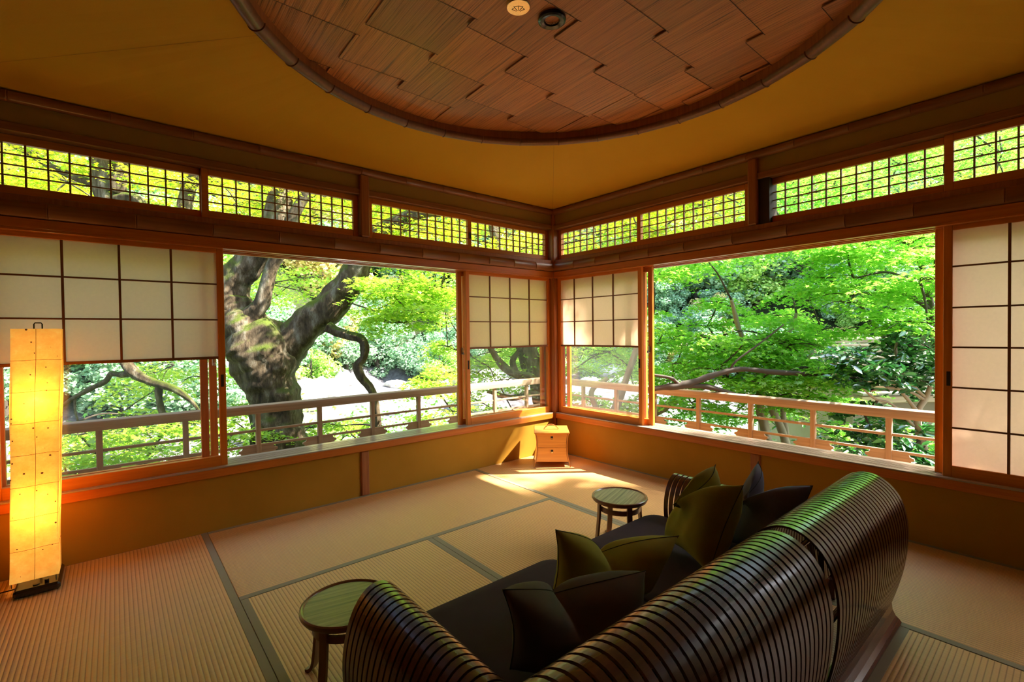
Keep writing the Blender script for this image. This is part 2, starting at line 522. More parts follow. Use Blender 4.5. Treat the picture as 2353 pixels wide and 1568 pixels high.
# beams: sill, lintel track, bamboo facing, transom track, lintel above transoms
def beam(n, ax, z0, z1, d0, d1, mat, bev=.003, end=None):
    e = end if end is not None else (XL-.06 if ax == 'x' else YR-.06)
    if ax == 'x': o = MB().box(e, 0 if d0 < 0 else .12, d0, d1, z0, z1, bev)
    else: o = MB().box(d0, d1, e, 0 if d0 < 0 else .12, z0, z1, bev)
    return structure(o, n, mat)
n = 0
def tn():
    global n
    n += 1
    return 'trim_%d' % n
for ax in 'xy':
    # sill with raised runners (grooves between them)
    e = XL-.06 if ax == 'x' else YR-.06
    mb = MB()
    def bx(a0, a1, d0, d1, z0, z1, b=.0015):
        if ax == 'x': mb.box(a0, a1, d0, d1, z0, z1, b)
        else: mb.box(d0, d1, a0, a1, z0, z1, b)
    bx(e, -.030, -.022, .20, SILL0, SILL1-.008, .003)
    o = structure(mb, tn(), M['sill_'+ax])
    mb = MB()
    for d0, d1 in ((-.022, .020), (.028, .042), (.050, .070), (.076, .090), (.098, .118), (.126, .140), (.148, .200)):
        bx(e, -.030, d0, d1, SILL1-.0085, SILL1-.001, .001)
    mb.build('runner_grooves', M['runner_'+ax], o)
    mb = MB()
    bx(e, -.028, -.024, .205, KAM0+.008, 1.757, .003)
    for d0, d1 in ((-.024, .018), (.054, .072), (.120, .130), (.172, .205)):
        bx(e, -.028, d0, d1, KAM0-.004, KAM0+.009, .001)
    structure(mb, tn(), M['sill_'+ax])
    # dark thin strip over the bamboo
    beam(tn(), ax, 1.838, 1.872, -.012, .14, M['post'])
    beam(tn(), ax, 2.172, 2.214, -.018, .14, M['bamboo_'+ax])
    beam(tn(), ax, 1.757, 1.838, .0, .14, M['dark'])

def culm(name, ax, joints, z0, z1, bulge, end, mat, start=-.03):
    """half bamboo culm fixed along the wall: softly rounded face with ridged joints"""
    zc, hz = (z0+z1)/2, (z1-z0)/2
    us = []
    js = sorted(joints)
    for j in js: us += [j-.014, j-.004, j, j+.004, j+.014]
    us += [end, start]
    us = sorted(set(round(u, 4) for u in us if end <= u <= start))
    P = []
    for u in us:
        k = min((abs(u-j) for j in js), default=1)
        s = 1.09 if k < .0045 else (.985 if k < .016 else 1.0)
        if k < .001: s = .97
        row = []
        for i in range(13):
            w = PI*i/12
            y = -bulge*s*math.sin(w)**.8; z = zc-hz*math.cos(w)*(1 if abs(s-1) < .02 else 1.02)
            row.append((u, y, z) if ax == 'x' else (y, u, z))
        P.append(row)
    mb = MB(); mb.grid(P)
    return structure(mb, name, mat, smooth='auto')

jl = [-3.92, -3.571, -3.224, -2.868, -2.507, -2.155, -1.824, -1.472, -1.134, -.818, -.535, -.266]
jr = [-.30, -.56, -.83, -1.11, -1.418, -1.782, -2.131, -2.445, -2.757, -3.096, -3.44, -3.78, -4.12, -4.5, -4.86]
culm(tn(), 'x', jl, 1.756, 1.842, .040, XL-.06, M['bamboo_x'])
culm(tn(), 'y', jr, 1.756, 1.842, .040, YR-.06, M['bamboo_y'])
kl = [-3.70, -3.323, -2.954, -2.608, -2.262, -1.95, -1.60, -1.27, -.95, -.62, -.30]
kr = [-.32, -.62, -.93, -1.248, -1.568, -1.874, -2.172, -2.462, -2.743, -3.02, -3.35, -3.7, -4.05, -4.4, -4.75]
culm(tn(), 'x', kl, 2.312, 2.368, .034, XW, M['bamboo_x'])
culm(tn(), 'y', kr, 2.312, 2.368, .034, YS, M['bamboo_y'])

# posts
def post(x0, x1, y0, y1, z0, z1, m='post'):
    return structure(MB().box(x0, x1, y0, y1, z0, z1, .008), tn(), M[m])
post(-.030, .13, -.030, .13, 0, 2.7, 'post')                 # corner post
post(-1.985, -1.922, -.014, .08, 0, SILL0)                   # under the left sill
post(-.014, .08, -1.951, -1.886, 0, SILL0)
post(-1.960, -1.893, -.030, .12, 1.872, 2.315)               # between the transoms
post(-.030, .12, -1.943, -1.882, 1.872, 2.315)
post(XL-.10, XL, -.020, .20, 0, 2.7)
post(-.020, .20, YR-.10, YR, 0, 2.7)
post(-.020, .20, -3.93, -3.86, 1.872, 2.315)
structure(MB().box(-.001, .12, -2.012, -1.943, 1.872, 2.175), tn(), M['dark'])

# ------------------------------------------------------------------ ceiling
CX, CY, RR = -1.915, -1.947, 1.225
ZC, ZR = 2.365, 2.447
mb = MB()
corners = [(0, 0), (-3.98, 0), (-3.98, -3.98), (0, -3.98)]
N = 96
ring = [(CX+RR*math.cos(2*PI*k/N), CY+RR*math.sin(2*PI*k/N)) for k in range(N)]
outer = []
for k in range(N):
    a = 2*PI*k/N; dx, dy = math.cos(a), math.sin(a); t = 1e9
    for lim, d, c in ((0.0, dx, CX), (-3.98, dx, CX), (0.0, dy, CY), (-3.98, dy, CY)):
        if abs(d) > 1e-9:
            q = (lim-c)/d
            if q > 0: t = min(t, q)
    outer.append((CX+dx*t, CY+dy*t))
# insert the four corners exactly
pts = [(math.atan2(p[1]-CY, p[0]-CX) % (2*PI), p) for p in outer] + [(math.atan2(c[1]-CY, c[0]-CX) % (2*PI), c) for c in corners]
pts.sort()
n0 = len(mb.v)
for a, p in pts:
    mb.v.append((p[0], p[1], ZC)); mb.v.append((CX+RR*math.cos(a), CY+RR*math.sin(a), ZR))
    mb.v.append((CX+RR*math.cos(a), CY+RR*math.sin(a), ZR+.11))
m_ = len(pts)
for i in range(m_):
    j = (i+1) % m_
    mb.f.append((n0+3*i, n0+3*j, n0+3*j+1, n0+3*i+1)); mb.f.append((n0+3*i+1, n0+3*j+1, n0+3*j+2, n0+3*i+2))
mb.box(XW, -3.98, YS, .05, ZC, ZC+.05); mb.box(-3.98, .05, YS, -3.98, ZC, ZC+.05)
ceil = structure(mb, 'ceiling', M['ceil'])
# hairline joints where the sloped plaster fields meet
mb = MB()
for c in corners[:2]:
    v = Vector((CX-c[0], CY-c[1], 0)); L = v.length-RR; v.normalize(); q = Vector((-v.y, v.x, 0))*.0008
    a = Vector((c[0], c[1], ZC-.0006)); b = a+v*L; b.z = ZR-.0006
    n0 = len(mb.v); mb.v += [tuple(a+q), tuple(a-q), tuple(b-q), tuple(b+q)]; mb.f.append((n0, n0+1, n0+2, n0+3))
mb.build('plaster_joint', simple('plaster_joint_line', (.36, .17, .015), .9), ceil, fix=False)
# backing disc and woven cedar sheets inside the round recess
ZP = 2.500
MB().lathe([(.001, ZP+.02), (RR+.03, ZP+.02), (RR+.03, ZP+.04), (.001, ZP+.04)], 64, (CX, CY, 0)).build('recess_backing', M['dark'], ceil)
def clip(poly, R):
    for k in range(72):
        a = 2*PI*k/72; nx, ny = math.cos(a), math.sin(a); out = []
        for i in range(len(poly)):
            p, q = poly[i], poly[(i+1) % len(poly)]
            dp = (p[0]-CX)*nx+(p[1]-CY)*ny-R; dq = (q[0]-CX)*nx+(q[1]-CY)*ny-R
            if dp <= 0: out.append(p)
            if (dp < 0) != (dq < 0):
                t = dp/(dp-dq); out.append((p[0]+(q[0]-p[0])*t, p[1]+(q[1]-p[1])*t))
        poly = out
        if not poly: return poly
    return poly
xs = [-3.17, -2.825, -2.480, -2.134, -1.787, -1.428, -1.078, -.787, -.50]
offs = [-.10, -.08, -1.065, -.985, -1.12, -1.10, -1.75, -.9]
phase = {0: .05, 1: .21, 2: -1.07, 3: -1.00, 4: -1.125, 5: -1.08, 6: -1.11, 7: -1.2}
rs = random.Random(4)
mb = MB(); seam = MB()
M['seam_shade'] = simple('seam_shadow', (.05, .014, .005), .6)  # shadow lines at the sheet steps, laid on as thin dark strips
for i in range(len(xs)-1):
    y0 = {0: -1.18, 1: -1.30, 2: -1.075, 3: -.985, 4: -1.122, 5: -1.055, 6: -1.13, 7: -1.2}[i]
    st = {2: -.315, 3: -.328, 4: -.350, 5: -.345, 6: -.305}.get(i, -.33)
    ys = [y0-st*k for k in range(4, 0, -1)]+[y0+st*k for k in range(0, 8)]
    for k in range(len(ys)-1):
        ya, yb = ys[k], ys[k+1]
        ov = .010
        poly = clip([(xs[i]-.006, ya+ov), (xs[i+1]+.006, ya+ov+rs.uniform(-.006, .006)), (xs[i+1]+.006, yb), (xs[i]-.006, yb+rs.uniform(-.006, .006))], RR-.002)
        if len(poly) < 3: continue
        ta, tb = (.0015+.006*((i+k) % 2)), 0.0
        def zz(p):
            u = (ya-p[1])/(ya-yb); w = (p[0]-xs[i])/(xs[i+1]-xs[i])
            return ZP-.001-.012*(1-u)-.004*(w if i % 2 else (1-w))-.004*math.sin(PI*min(max(u, 0), 1))
        n0 = len(mb.v)
        cxp = (sum(p[0] for p in poly)/len(poly), sum(p[1] for p in poly)/len(poly))
        for p in poly: mb.v.append((p[0], p[1], zz(p)))
        for p in poly: mb.v.append((p[0], p[1], zz(p)+.003))
        q = len(poly)
        mb.f.append(tuple(n0+e for e in range(q))[::-1]); mb.f.append(tuple(n0+q+e for e in range(q)))
        for e in range(q):
            e2 = (e+1) % q
            mb.f.append((n0+e, n0+e2, n0+q+e2, n0+q+e))
        for e in range(q):
            p0, p1 = poly[e], poly[(e+1) % q]
            edge_x = abs(p0[0]-p1[0]) < .02 and abs(p0[0]-(xs[i]-.006)) < .01
            edge_y = abs(p0[1]-p1[1]) < .02 and abs(p0[1]-ya) < .03 and abs(p0[0]-p1[0]) > .05
            if edge_x or edge_y:
                w_ = .0022 if edge_x else .0032
                a = Vector((p0[0], p0[1], zz(p0)-.0012)); b = Vector((p1[0], p1[1], zz(p1)-.0012))
                d_ = (b-a).normalized(); n_ = Vector((-d_.y, d_.x, 0))*w_/2; m0 = len(seam.v)
                seam.v += [tuple(a+n_), tuple(a-n_), tuple(b-n_), tuple(b+n_)]; seam.f.append((m0, m0+1, m0+2, m0+3))
mb.build('woven_ceiling_sheets', M['sheet'], ceil, fix=False)
seam.build('sheet_seam_shadows', M['seam_shade'], ceil, fix=False)
# bamboo ring
mb = MB()
step = math.radians(12.16); a0 = math.radians(8)
k = 0; nseg = 30
step = 2*PI/nseg
for i in range(nseg):
    P = []
    for j, u in enumerate((0.0, .012, .05, .25, .5, .75, .95, .988, 1.0)):
        a = a0+(i+u)*step
        s = 1.16 if j in (0, 8) else (.99 if j in (1, 7) else 1.0)
        if j in (0, 8): s = 1.13
        row = []
        # straight culm pieces: chord rather than arc
        am = a0+(i+.5)*step; rad = RR*math.cos(step/2)/math.cos(a-am)*.55+RR*.45
        for q in range(13):
            w = PI*q/12
            rr = rad+.004-.034*s*math.cos(w)*1.0; z = ZR-.030*s*math.sin(w)
            row.append((CX+rr*math.cos(a), CY+rr*math.sin(a), z))
        P.append(row)
    mb.grid(P)
mb.build('bamboo_ring', M['ring'], ceil, smooth='auto', fix=False)
MB().lathe([(RR-.030, ZR-.002), (RR-.032, ZP+.02), (RR+.0, ZP+.02), (RR+.0, ZR-.002)], 96, (CX, CY, 0), cap=False).build('recess_side', M['post'], ceil, smooth='auto')

# roof over the room and the eaves
structure(MB().box(XW-.1, .70, YS-.1, .70, 2.74, 2.82), 'roof', M['roof'])

# ================================================================== SASHES
def shoji(ax, a0, a1, label, rows, hang, vl, rail0=.375, pull=None, latchside=None):
    """paper screen. a0<a1 along the wall; hang=True: paper above a clear glass lower half"""
    d0, d1 = .022, .052
    fr = M['frame_'+ax]; frz = M['frame_z']
    org = ((a0+a1)/2, .037, .376) if ax == 'x' else (.037, (a0+a1)/2, .376)
    t = thing('shoji_screen', label, 'shoji screen', org, 0, None)
    c = (a0+a1)/2
    def bx(mb, u0, u1, e0, e1, z0, z1, b=.002):
        z0 -= .376; z1 -= .376; u0 -= c; u1 -= c; e0 -= .037; e1 -= .037
        if ax == 'x': mb.box(u0, u1, e0, e1, z0, z1, b)
        else: mb.box(e0, e1, u0, u1, z0, z1, b)
        return mb
    sw = .036
    top = 1.704; ptop = 1.672
    for u0, u1 in ((a0, a0+sw), (a1-sw, a1)):
        bx(MB(), u0, u1, d0, d1, .376, top).build('stile', frz, t)
    bx(MB(), a0+sw, a1-sw, d0, d1, ptop, top).build('top_rail', fr, t)
    bot = .440
    bx(MB(), a0+sw, a1-sw, d0, d1, .376, bot).build('bottom_rail', fr, t)
    lo = 1.036 if hang else bot
    if hang:
        bx(MB(), a0+sw, a1-sw, d0, d1-.004, 1.030, 1.046).build('middle_rail', M['lattice'], t)
        bx(MB(), a0+sw, a1-sw, .038, .041, bot, 1.034, 0).build('glass_pane', M['glass'], t)
    mb = MB()
    for z in rows:
        bx(mb, a0+sw, a1-sw, d0+.002, .034, z-.0045, z+.0045, .001)
    for v in vl:
        bx(mb, v-.0055, v+.0055, d0+.001, .034, lo, ptop, .001)
    mb.build('lattice', M['lattice'], t)
    bx(MB(), a0+sw-.004, a1-sw+.004, .0345, .0352, lo, ptop+.003, 0).build('paper', M['shoji'], t)
    if pull:
        u = pull
        bx(MB(), u-.008, u+.008, .0205, .0225, .86, .935, .002).build('finger_pull', M['dark'], t)
    return t
R3 = (1.483, 1.268)
vs_ = lambda s, n, p: [s+p*i for i in range(n)]
shoji('x', -3.80, -2.810, 'wide paper screen with glass lower half, left of the big open window behind the lantern', R3, True, [-3.527, -3.300, -3.070], pull=-2.829)
shoji('x', -1.030, -.030, 'paper screen with glass lower half in the left wall, next to the corner post', R3, True, [-.768, -.537, -.300], pull=-1.012)
shoji('y', -1.000, -.010-.02, 'paper screen with glass lower half in the right wall, next to the corner post', R3, True, [-.247, -.472, -.704], pull=-.975)
shoji('y', -3.850, -2.866, 'full-height six-row paper screen at the right edge of the photo', (1.483, 1.269, 1.062, .852, .640), False, [-3.108, -3.330, -3.560], pull=-2.888)
shoji('y', -4.95, -3.97, 'paper screen with glass lower half right of the photo frame', R3, True, [-4.21, -4.44, -4.67])

def glass_sash(ax, a0, a1, d, label, latch=None):
    org = ((a0+a1)/2, d, .376) if ax == 'x' else (d, (a0+a1)/2, .376)
    t = thing('glass_sash', label, 'glass sash', org, 0)
    c = (a0+a1)/2
    def bx(u0, u1, e0, e1, z0, z1, b=.002):
        mb = MB(); z0 -= .376; z1 -= .376; u0 -= c; u1 -= c
        if ax == 'x': mb.box(u0, u1, e0, e1, z0, z1, b)
        else: mb.box(e0, e1, u0, u1, z0, z1, b)
        return mb
    h = .014; sw = .040
    for u0, u1 in ((a0, a0+sw), (a1-sw, a1)): bx(u0, u1, -h, h, .376, 1.704).build('stile', M['frame_z'], t)
    bx(a0+sw, a1-sw, -h, h, .376, .430).build('bottom_rail', M['frame_'+ax], t)
    bx(a0+sw, a1-sw, -h, h, 1.66, 1.704).build('top_rail', M['frame_'+ax], t)
    bx(a0+sw, a1-sw, -.002, .002, .430, 1.66, 0).build('glass_pane', M['glass'], t)
    if latch is not None:
        mb = bx(latch-.012, latch+.012, -h-.010, -h, .985, 1.045, .004)
        mb2 = bx(latch-.005, latch+.005, -h-.028, -h-.009, .985, 1.005, .003)
        n0 = len(mb.v); mb.v += mb2.v; mb.f += [tuple(n0+i for i in f) for f in mb2.f]
        mb.build('latch', M['metal'], t)
    return t
M['metal'] = simple('brushed_steel', (.62, .60, .55), .3, 1.0)
glass_sash('x', -3.86, -2.895, .095, 'inner clear glass sash slid behind the screen left of the open window')
glass_sash('x', -3.80, -2.842, .145, 'outer clear glass sash slid behind the screen left of the open window', latch=-2.855)
glass_sash('x', -1.075, -.058, .095, 'inner clear glass sash behind the corner screen in the left wall', latch=-1.035)
glass_sash('x', -.990, -.012, .145, 'outer clear glass sash behind the corner screen in the left wall', latch=-.05)
glass_sash('y', -1.062, -.090, .095, 'inner clear glass sash behind the corner screen in the right wall', latch=-1.03)
glass_sash('y', -.962, -.040, .145, 'outer clear glass sash behind the corner screen in the right wall', latch=-.07)
glass_sash('y', -3.83, -2.825, .095, 'inner clear glass sash behind the tall screen at the right edge')
glass_sash('y', -3.86, -2.870, .145, 'outer clear glass sash behind the tall screen at the right edge')

def transom(ax, a0, a1, d, ncol, label, latch=None, open0=.036, open1=.036):
    org = ((a0+a1)/2, d, 1.873) if ax == 'x' else (d, (a0+a1)/2, 1.873)
    t = thing('transom_sash', label, 'transom window', org, 0, None)
    c = (a0+a1)/2
    def bx(mb, u0, u1, e0, e1, z0, z1, b=.002):
        z0 -= 1.873; z1 -= 1.873; u0 -= c; u1 -= c
        if ax == 'x': mb.box(u0, u1, e0, e1, z0, z1, b)
        else: mb.box(e0, e1, u0, u1, z0, z1, b)
        return mb
    h = .014
    mb = MB()
    bx(mb, a0, a0+open0, -h, h, 1.873, 2.171); bx(mb, a1-open1, a1, -h, h, 1.873, 2.171)
    bx(mb, a0+open0, a1-open1, -h, h, 1.873, 1.922); bx(mb, a0+open0, a1-open1, -h, h, 2.132, 2.171)
    mb.build('frame', M['frame_'+ax], t)
    g = MB(); u0, u1 = a0+open0, a1-open1
    for i in range(1, ncol):
        u = u0+(u1-u0)*i/ncol
        bx(g, u-.0040, u+.0040, -.008, .006, 1.922, 2.132, 0)
    for i in range(1, 4):
        z = 1.922+.210*i/4
        bx(g, u0, u1, -.006, .004, z-.0032, z+.0032, 0)
    g.build('grille', M['grille'], t)
    bx(MB(), u0, u1, .008, .010, 1.922, 2.132, 0).build('glass_pane', M['glass'], t)
    if latch is not None:
        bx(MB(), latch-.007, latch+.007, -h-.016, -h, 1.975, 2.03, .003).build('latch', M['darkmetal'], t)
    return t
M['darkmetal'] = simple('dark_bronze', (.10, .075, .05), .35, .8)
transom('x', -3.93, -2.885, .060, 12, 'leftmost lattice transom in the left wall, above the paper screen', latch=-2.905)
transom('x', -2.915, -1.962, .032, 12, 'lattice transom in the left wall directly left of the short post')
transom('x', -1.891, -.965, .032, 11, 'lattice transom in the left wall directly right of the short post', latch=-.985)
transom('x', -.985, -.026, .060, 11, 'lattice transom in the left wall touching the corner post')
transom('y', -.985, -.026, .060, 11, 'lattice transom in the right wall touching the corner post')
transom('y', -1.880, -.962, .032, 11, 'lattice transom in the right wall directly left of the short post')
transom('y', -2.900, -1.975, .060, 11, 'lattice transom in the right wall directly right of the short post', latch=-2.870)
transom('y', -3.862, -2.870, .032, 12, 'lattice transom at the top right edge above the tall screen')
transom('y', -4.98, -3.93, .045, 12, 'lattice transom right of the photo frame')

# ================================================================== VERANDA
structure(MB().box(-4.6, .86, .205, .86, .02, .10, .004).box(.205, .86, -5.2, .204, .02, .10, .004), 'floor_veranda', M['rail_x'])
def railing(ax, label):
    t = thing('balcony_railing', label, 'railing', (0, 0, .10), 0)
    d = .75
    m = M['rail_'+ax]; a_end = .75+.16
    def bx(mb, u0, u1, e0, e1, z0, z1, b=.003):
        z0 -= .10; z1 -= .10
        if ax == 'x': mb.box(u0, u1, e0, e1, z0, z1, b)
        else: mb.box(e0, e1, u0, u1, z0, z1, b)
        return mb
    lo = -4.5 if ax == 'x' else -5.1
    # handrail with rounded top
    zt = .640 if ax == 'x' else .622
    prof = [(-.034, zt-.070), (-.036, zt-.026), (-.030, zt-.010), (-.014, zt-.001), (0, zt), (.014, zt-.001), (.030, zt-.010), (.036, zt-.026), (.034, zt-.070)]
    MB().prism([(d+p, z-.10) for p, z in prof], ax, lo, a_end).build('handrail', m, t, smooth='auto')
    p = .4635
    ps = [.755-p*i for i in range(12) if .755-p*i > lo]
    for u in ps: bx(MB(), u-.017, u+.017, d-.019, d+.019, .10, zt-.068).build('baluster', M['rail_z'], t)
    bx(MB(), lo, a_end, d-.010, d+.010, .427, .446).build('middle_bar', m, t)
    # bottom board with a cloud-shaped opening in every bay
    mb = MB()
    bx(mb, lo, .75, d-.009, d+.009, .312, .330, .001)
    bx(mb, lo, .75, d-.020, d+.020, .10, .165, .001)
    for u in ps+[ps[-1]-p]:
        h = .125
        pr = [(-h+.02, .312), (-h+.012, .296), (-h-.010, .290), (-h-.012, .276), (-h+.006, .268), (-h+.004, .252), (-h-.022, .246), (-h-.026, .230), (-h-.024, .165)]
        poly = [(u+a, z-.10) for a, z in pr]+[(u-a, z-.10) for a, z in pr[::-1]]
        poly = [(a, z) for a, z in poly if a < .93]
        mb.prism(poly, 'y' if ax == 'x' else 'x', d-.009, d+.009) if ax == 'x' else mb.prism(poly, 'x', d-.009, d+.009)
    mb.build('bottom_board', m, t)
    return t
M['rail_z'] = wood('weathered_rail_upright', (.34, .21, .12), (.48, .33, .20), 'z', .7)
railing('x', 'weathered wooden veranda railing outside the left windows')
railing('y', 'weathered wooden veranda railing outside the right windows')
# ================================================================== FURNITURE
# ---- sofa (low, bent-lath back and arms) ----
def smooth_prof(pts, n=48):
    P = np.array(pts, float); m = len(P)
    Q = np.vstack([2*P[0]-P[1], P, 2*P[-1]-P[-2]])
    out = []
    per = max(2, n//(m-1))
    for i in range(m-1):
        p0, p1, p2, p3 = Q[i], Q[i+1], Q[i+2], Q[i+3]
        for k in range(per):
            t = k/per
            out.append(.5*((2*p1)+(-p0+p2)*t+(2*p0-5*p1+4*p2-p3)*t*t+(-p0+3*p1-3*p2+p3)*t**3))
    out.append(P[-1])
    return [tuple(q) for q in out]
SX, SY = -1.90, -2.36
def s_(q): return (q[0]-SX, q[1])
sofa = thing('lath_sofa', 'low dark wooden sofa with bent-lath back and arms and purple-grey seat cushions', 'sofa', (SX, SY, 0))
back_prof = smooth_prof([(-2.850, .070), (-2.873, .150), (-2.893, .240), (-2.903, .330), (-2.902, .415), (-2.884, .492), (-2.848, .545), (-2.798, .574), (-2.745, .572), (-2.695, .540), (-2.655, .480), (-2.635, .400), (-2.630, .310), (-2.640, .220), (-2.65, .12)])
back_prof = [(y-SY, z) for y, z in back_prof]
pitch = .0285
for half, (xa, xb) in enumerate(((-2.80, -1.862), (-1.838, -.985))):
    mb = MB(); n_ = int((xb-xa)/pitch)
    p = (xb-xa-.0205)/(n_-1)
    for i in range(n_):
        if half == 1 and i == 0: continue
        mb.strip(back_prof, xa+p*i-SX, .0205, .0065, 'x')
    mb.build('lath_back', M['sofa'], sofa, smooth='auto')
mb = MB()
for y, z in ((-2.70, .40), (-2.80, .20), (-2.86, .30)):
    mb.tube([(-2.79-SX, y-SY, z), (-1.0-SX, y-SY, z)], .008, 8)
mb.build('tie_rod', M['sofa_z'], sofa)
def arm(sgn, xin):
    # profile in x-z, xin = inner face, bulging outwards (sgn=-1: to -x)
    pr = [(.0, .19), (-.004, .245), (.004, .300), (.026, .350), (.058, .384), (.094, .398), (.128, .390), (.158, .362), (.182, .318), (.198, .262), (.206, .200), (.204, .135), (.190, .060)]
    pr = smooth_prof([(.02, .10)]+pr)
    pr = [(xin+sgn*a-SX, z) for a, z in pr]
    mb = MB(); k = 0
    y = -1.935
    while y > -2.66:
        mb.strip(pr, y-SY-.0205, .0205, .0065, 'y'); y -= pitch; k += 1
    mb.build('lath_arm', M['sofa'], sofa, smooth='auto')
    mb = MB()
    for a, z in ((.10, .28), (.15, .20), (.04, .22)):
        mb.tube([(xin+sgn*a-SX, -1.94-SY, z), (xin+sgn*a-SX, -2.64-SY, z)], .007, 8)
    mb.build('tie_rod', M['sofa_z'], sofa)
arm(-1, -2.623); arm(1, -1.135)
# flared base rails
pr = [(-2.820, .0), (-2.884, .0), (-2.886, .012), (-2.880, .020), (-2.868, .030), (-2.858, .050), (-2.855, .078), (-2.848, .084), (-2.820, .084)]
MB().prism([(y-SY, z) for y, z in pr], 'x', -2.80-SX, -.985-SX).build('base_rail', M['sofa_z'], sofa)
for sgn, x0 in ((-1, -2.80), (1, -.955)):
    q = [(x0, 0), (x0+sgn*.028, 0), (x0+sgn*.028, .012), (x0+sgn*.012, .03), (x0+sgn*.004, .052), (x0, .084), (x0-sgn*.03, .084), (x0-sgn*.03, 0)]
    MB().prism([(a-SX, z) for a, z in q], 'y', -2.66-SY, -1.935-SY).build('base_rail', M['sofa_z'], sofa)
MB().box(-2.78-SX, -.98-SX, -2.64-SY, -1.93-SY, .0, .105, .006).build('seat_frame', M['sofa_z'], sofa)
def seat_pad(x0, x1, y0, y1, z0, z1, r):
    """rounded-corner cushion slab with soft edges"""
    prof = [(0.012, z0), (0.0, z0+.012), (0.0, z1-.024), (.006, z1-.008), (.022, z1), (.06, z1+.003)]
    mb = MB(); rings = []
    for ins, z in prof:
        ring = []
        for cx, cy, a0 in ((x1-r, y1-r, 0), (x0+r, y1-r, 90), (x0+r, y0+r, 180), (x1-r, y0+r, 270)):
            for k in range(9):
                a = math.radians(a0+90*k/8); rr = max(r-ins, .004)
                ring.append((cx+rr*math.cos(a)-SX, cy+rr*math.sin(a)-SY, z))
        rings.append(ring)
    n0 = len(mb.v); m = len(rings[0])
    for rg in rings: mb.v += rg
    for i in range(len(rings)-1):
        for k in range(m):
            k2 = (k+1) % m
            mb.f.append((n0+i*m+k, n0+i*m+k2, n0+(i+1)*m+k2, n0+(i+1)*m+k))
    mb.f.append(tuple(n0+k for k in range(m))[::-1]); mb.f.append(tuple(n0+(len(rings)-1)*m+k for k in range(m)))
    o = mb.build('seat_cushion', M['seat'], sofa, smooth='auto')
    return o
seat_pad(-2.615, -1.885, -2.625, -1.862, .106, .205, .085)
seat_pad(-1.880, -1.143, -2.625, -1.862, .106, .205, .085)

# ---- cushions ----
def cushion(label, mat, TL, TR, BL, BR, dent, th=.075, seamside=1, base=None):
    """square cushion given by its four corners; dent = how far the middle of the top edge is pressed in"""
    TL, TR, BL, BR, dent = map(Vector, (TL, TR, BL, BR, dent))
    base = (BL+BR)/2
    nrm = (TR-TL).cross(BL-TL).normalized()
    t = thing('throw_cushion', label, 'cushion', base, 0, None)
    n = 29
    def pt(u, v, side):
        a = (u+1)/2; b = (v+1)/2
        P = (BL*(1-a)+BR*a)*(1-b)+(TL*(1-a)+TR*a)*b
        C = (TL+TR+BL+BR)/4
        # edges drawn in between the corners
        pull = .10*((1-u*u)*abs(v)**3+(1-v*v)*abs(u)**3)
        P = P+(C-P)*pull
        w = math.exp(-abs(u)/.42)*max(0., 1-abs(u))**.5*max(0., (v+.35)/1.35)**1.3
        P = P+dent*w
        e = max(0., (1-u**4)*(1-v**4))**.55
        thk = th*e*(1-.25*w)
        crease = .034*math.exp(-abs(u)/.09)*max(0., (v+.4)/1.4)
        wr = .0035*math.sin(9*u+4*v)*math.sin(5*v-3*u+side)*e
        return P+nrm*side*max(thk+wr*1.0-crease*e, 0)-base
    us = [math.sin(PI/2*(-1+2*i/(n-1)))*.35+(-1+2*i/(n-1))*.65 for i in range(n)]
    mb = MB()
    F = [[pt(u, v, 1) for v in us] for u in us]
    B = [[pt(u, v, -1) for v in us] for u in us]
    mb.grid(F); mb.grid(B)
    import bmesh
    o = mb.build('cushion_cover', mat, t, smooth=True)
    bm = bmesh.new(); bm.from_mesh(o.data); bmesh.ops.remove_doubles(bm, verts=bm.verts, dist=.0008); bmesh.ops.recalc_face_normals(bm, faces=bm.faces); bm.to_mesh(o.data); bm.free()
    loop = [pt(u, -1, 0) for u in us]+[pt(1, v, 0) for v in us[1:]]+[pt(u, 1, 0) for u in us[::-1][1:]]+[pt(-1, v, 0) for v in us[::-1][1:]]
    MB().tube(loop, .0016, 5, cap=False).build('seam', M['seam'], t)
    return t
cushion('slate-blue cushion wedged in the far right corner of the sofa', M['blue'],
        (-1.10, -2.395, .568), (-1.13, -2.625, .520), (-1.27, -2.26, .225), (-1.30, -2.60, .225), (-.19, .11, -.10), .08)
cushion('tall olive green cushion leaning against the slate-blue one at the far end of the sofa', M['olive'],
        (-1.335, -2.315, .582), (-1.46, -2.49, .560), (-1.46, -2.14, .235), (-1.60, -2.42, .230), (-.15, .15, -.12), .09)
cushion('olive green cushion with two pointed corners in the middle of the sofa', M['olive'],
        (-2.205, -2.20, .502), (-1.775, -2.40, .423), (-2.21, -2.17, .225), (-1.86, -2.33, .225), (.02, .10, -.10), .08)
cushion('charcoal cushion with two pointed corners nearest the camera, at the near end of the sofa', M['grey'],
        (-2.555, -2.350, .486), (-2.125, -2.500, .450), (-2.50, -2.31, .225), (-2.16, -2.50, .235), (.0, .10, -.07), .085)

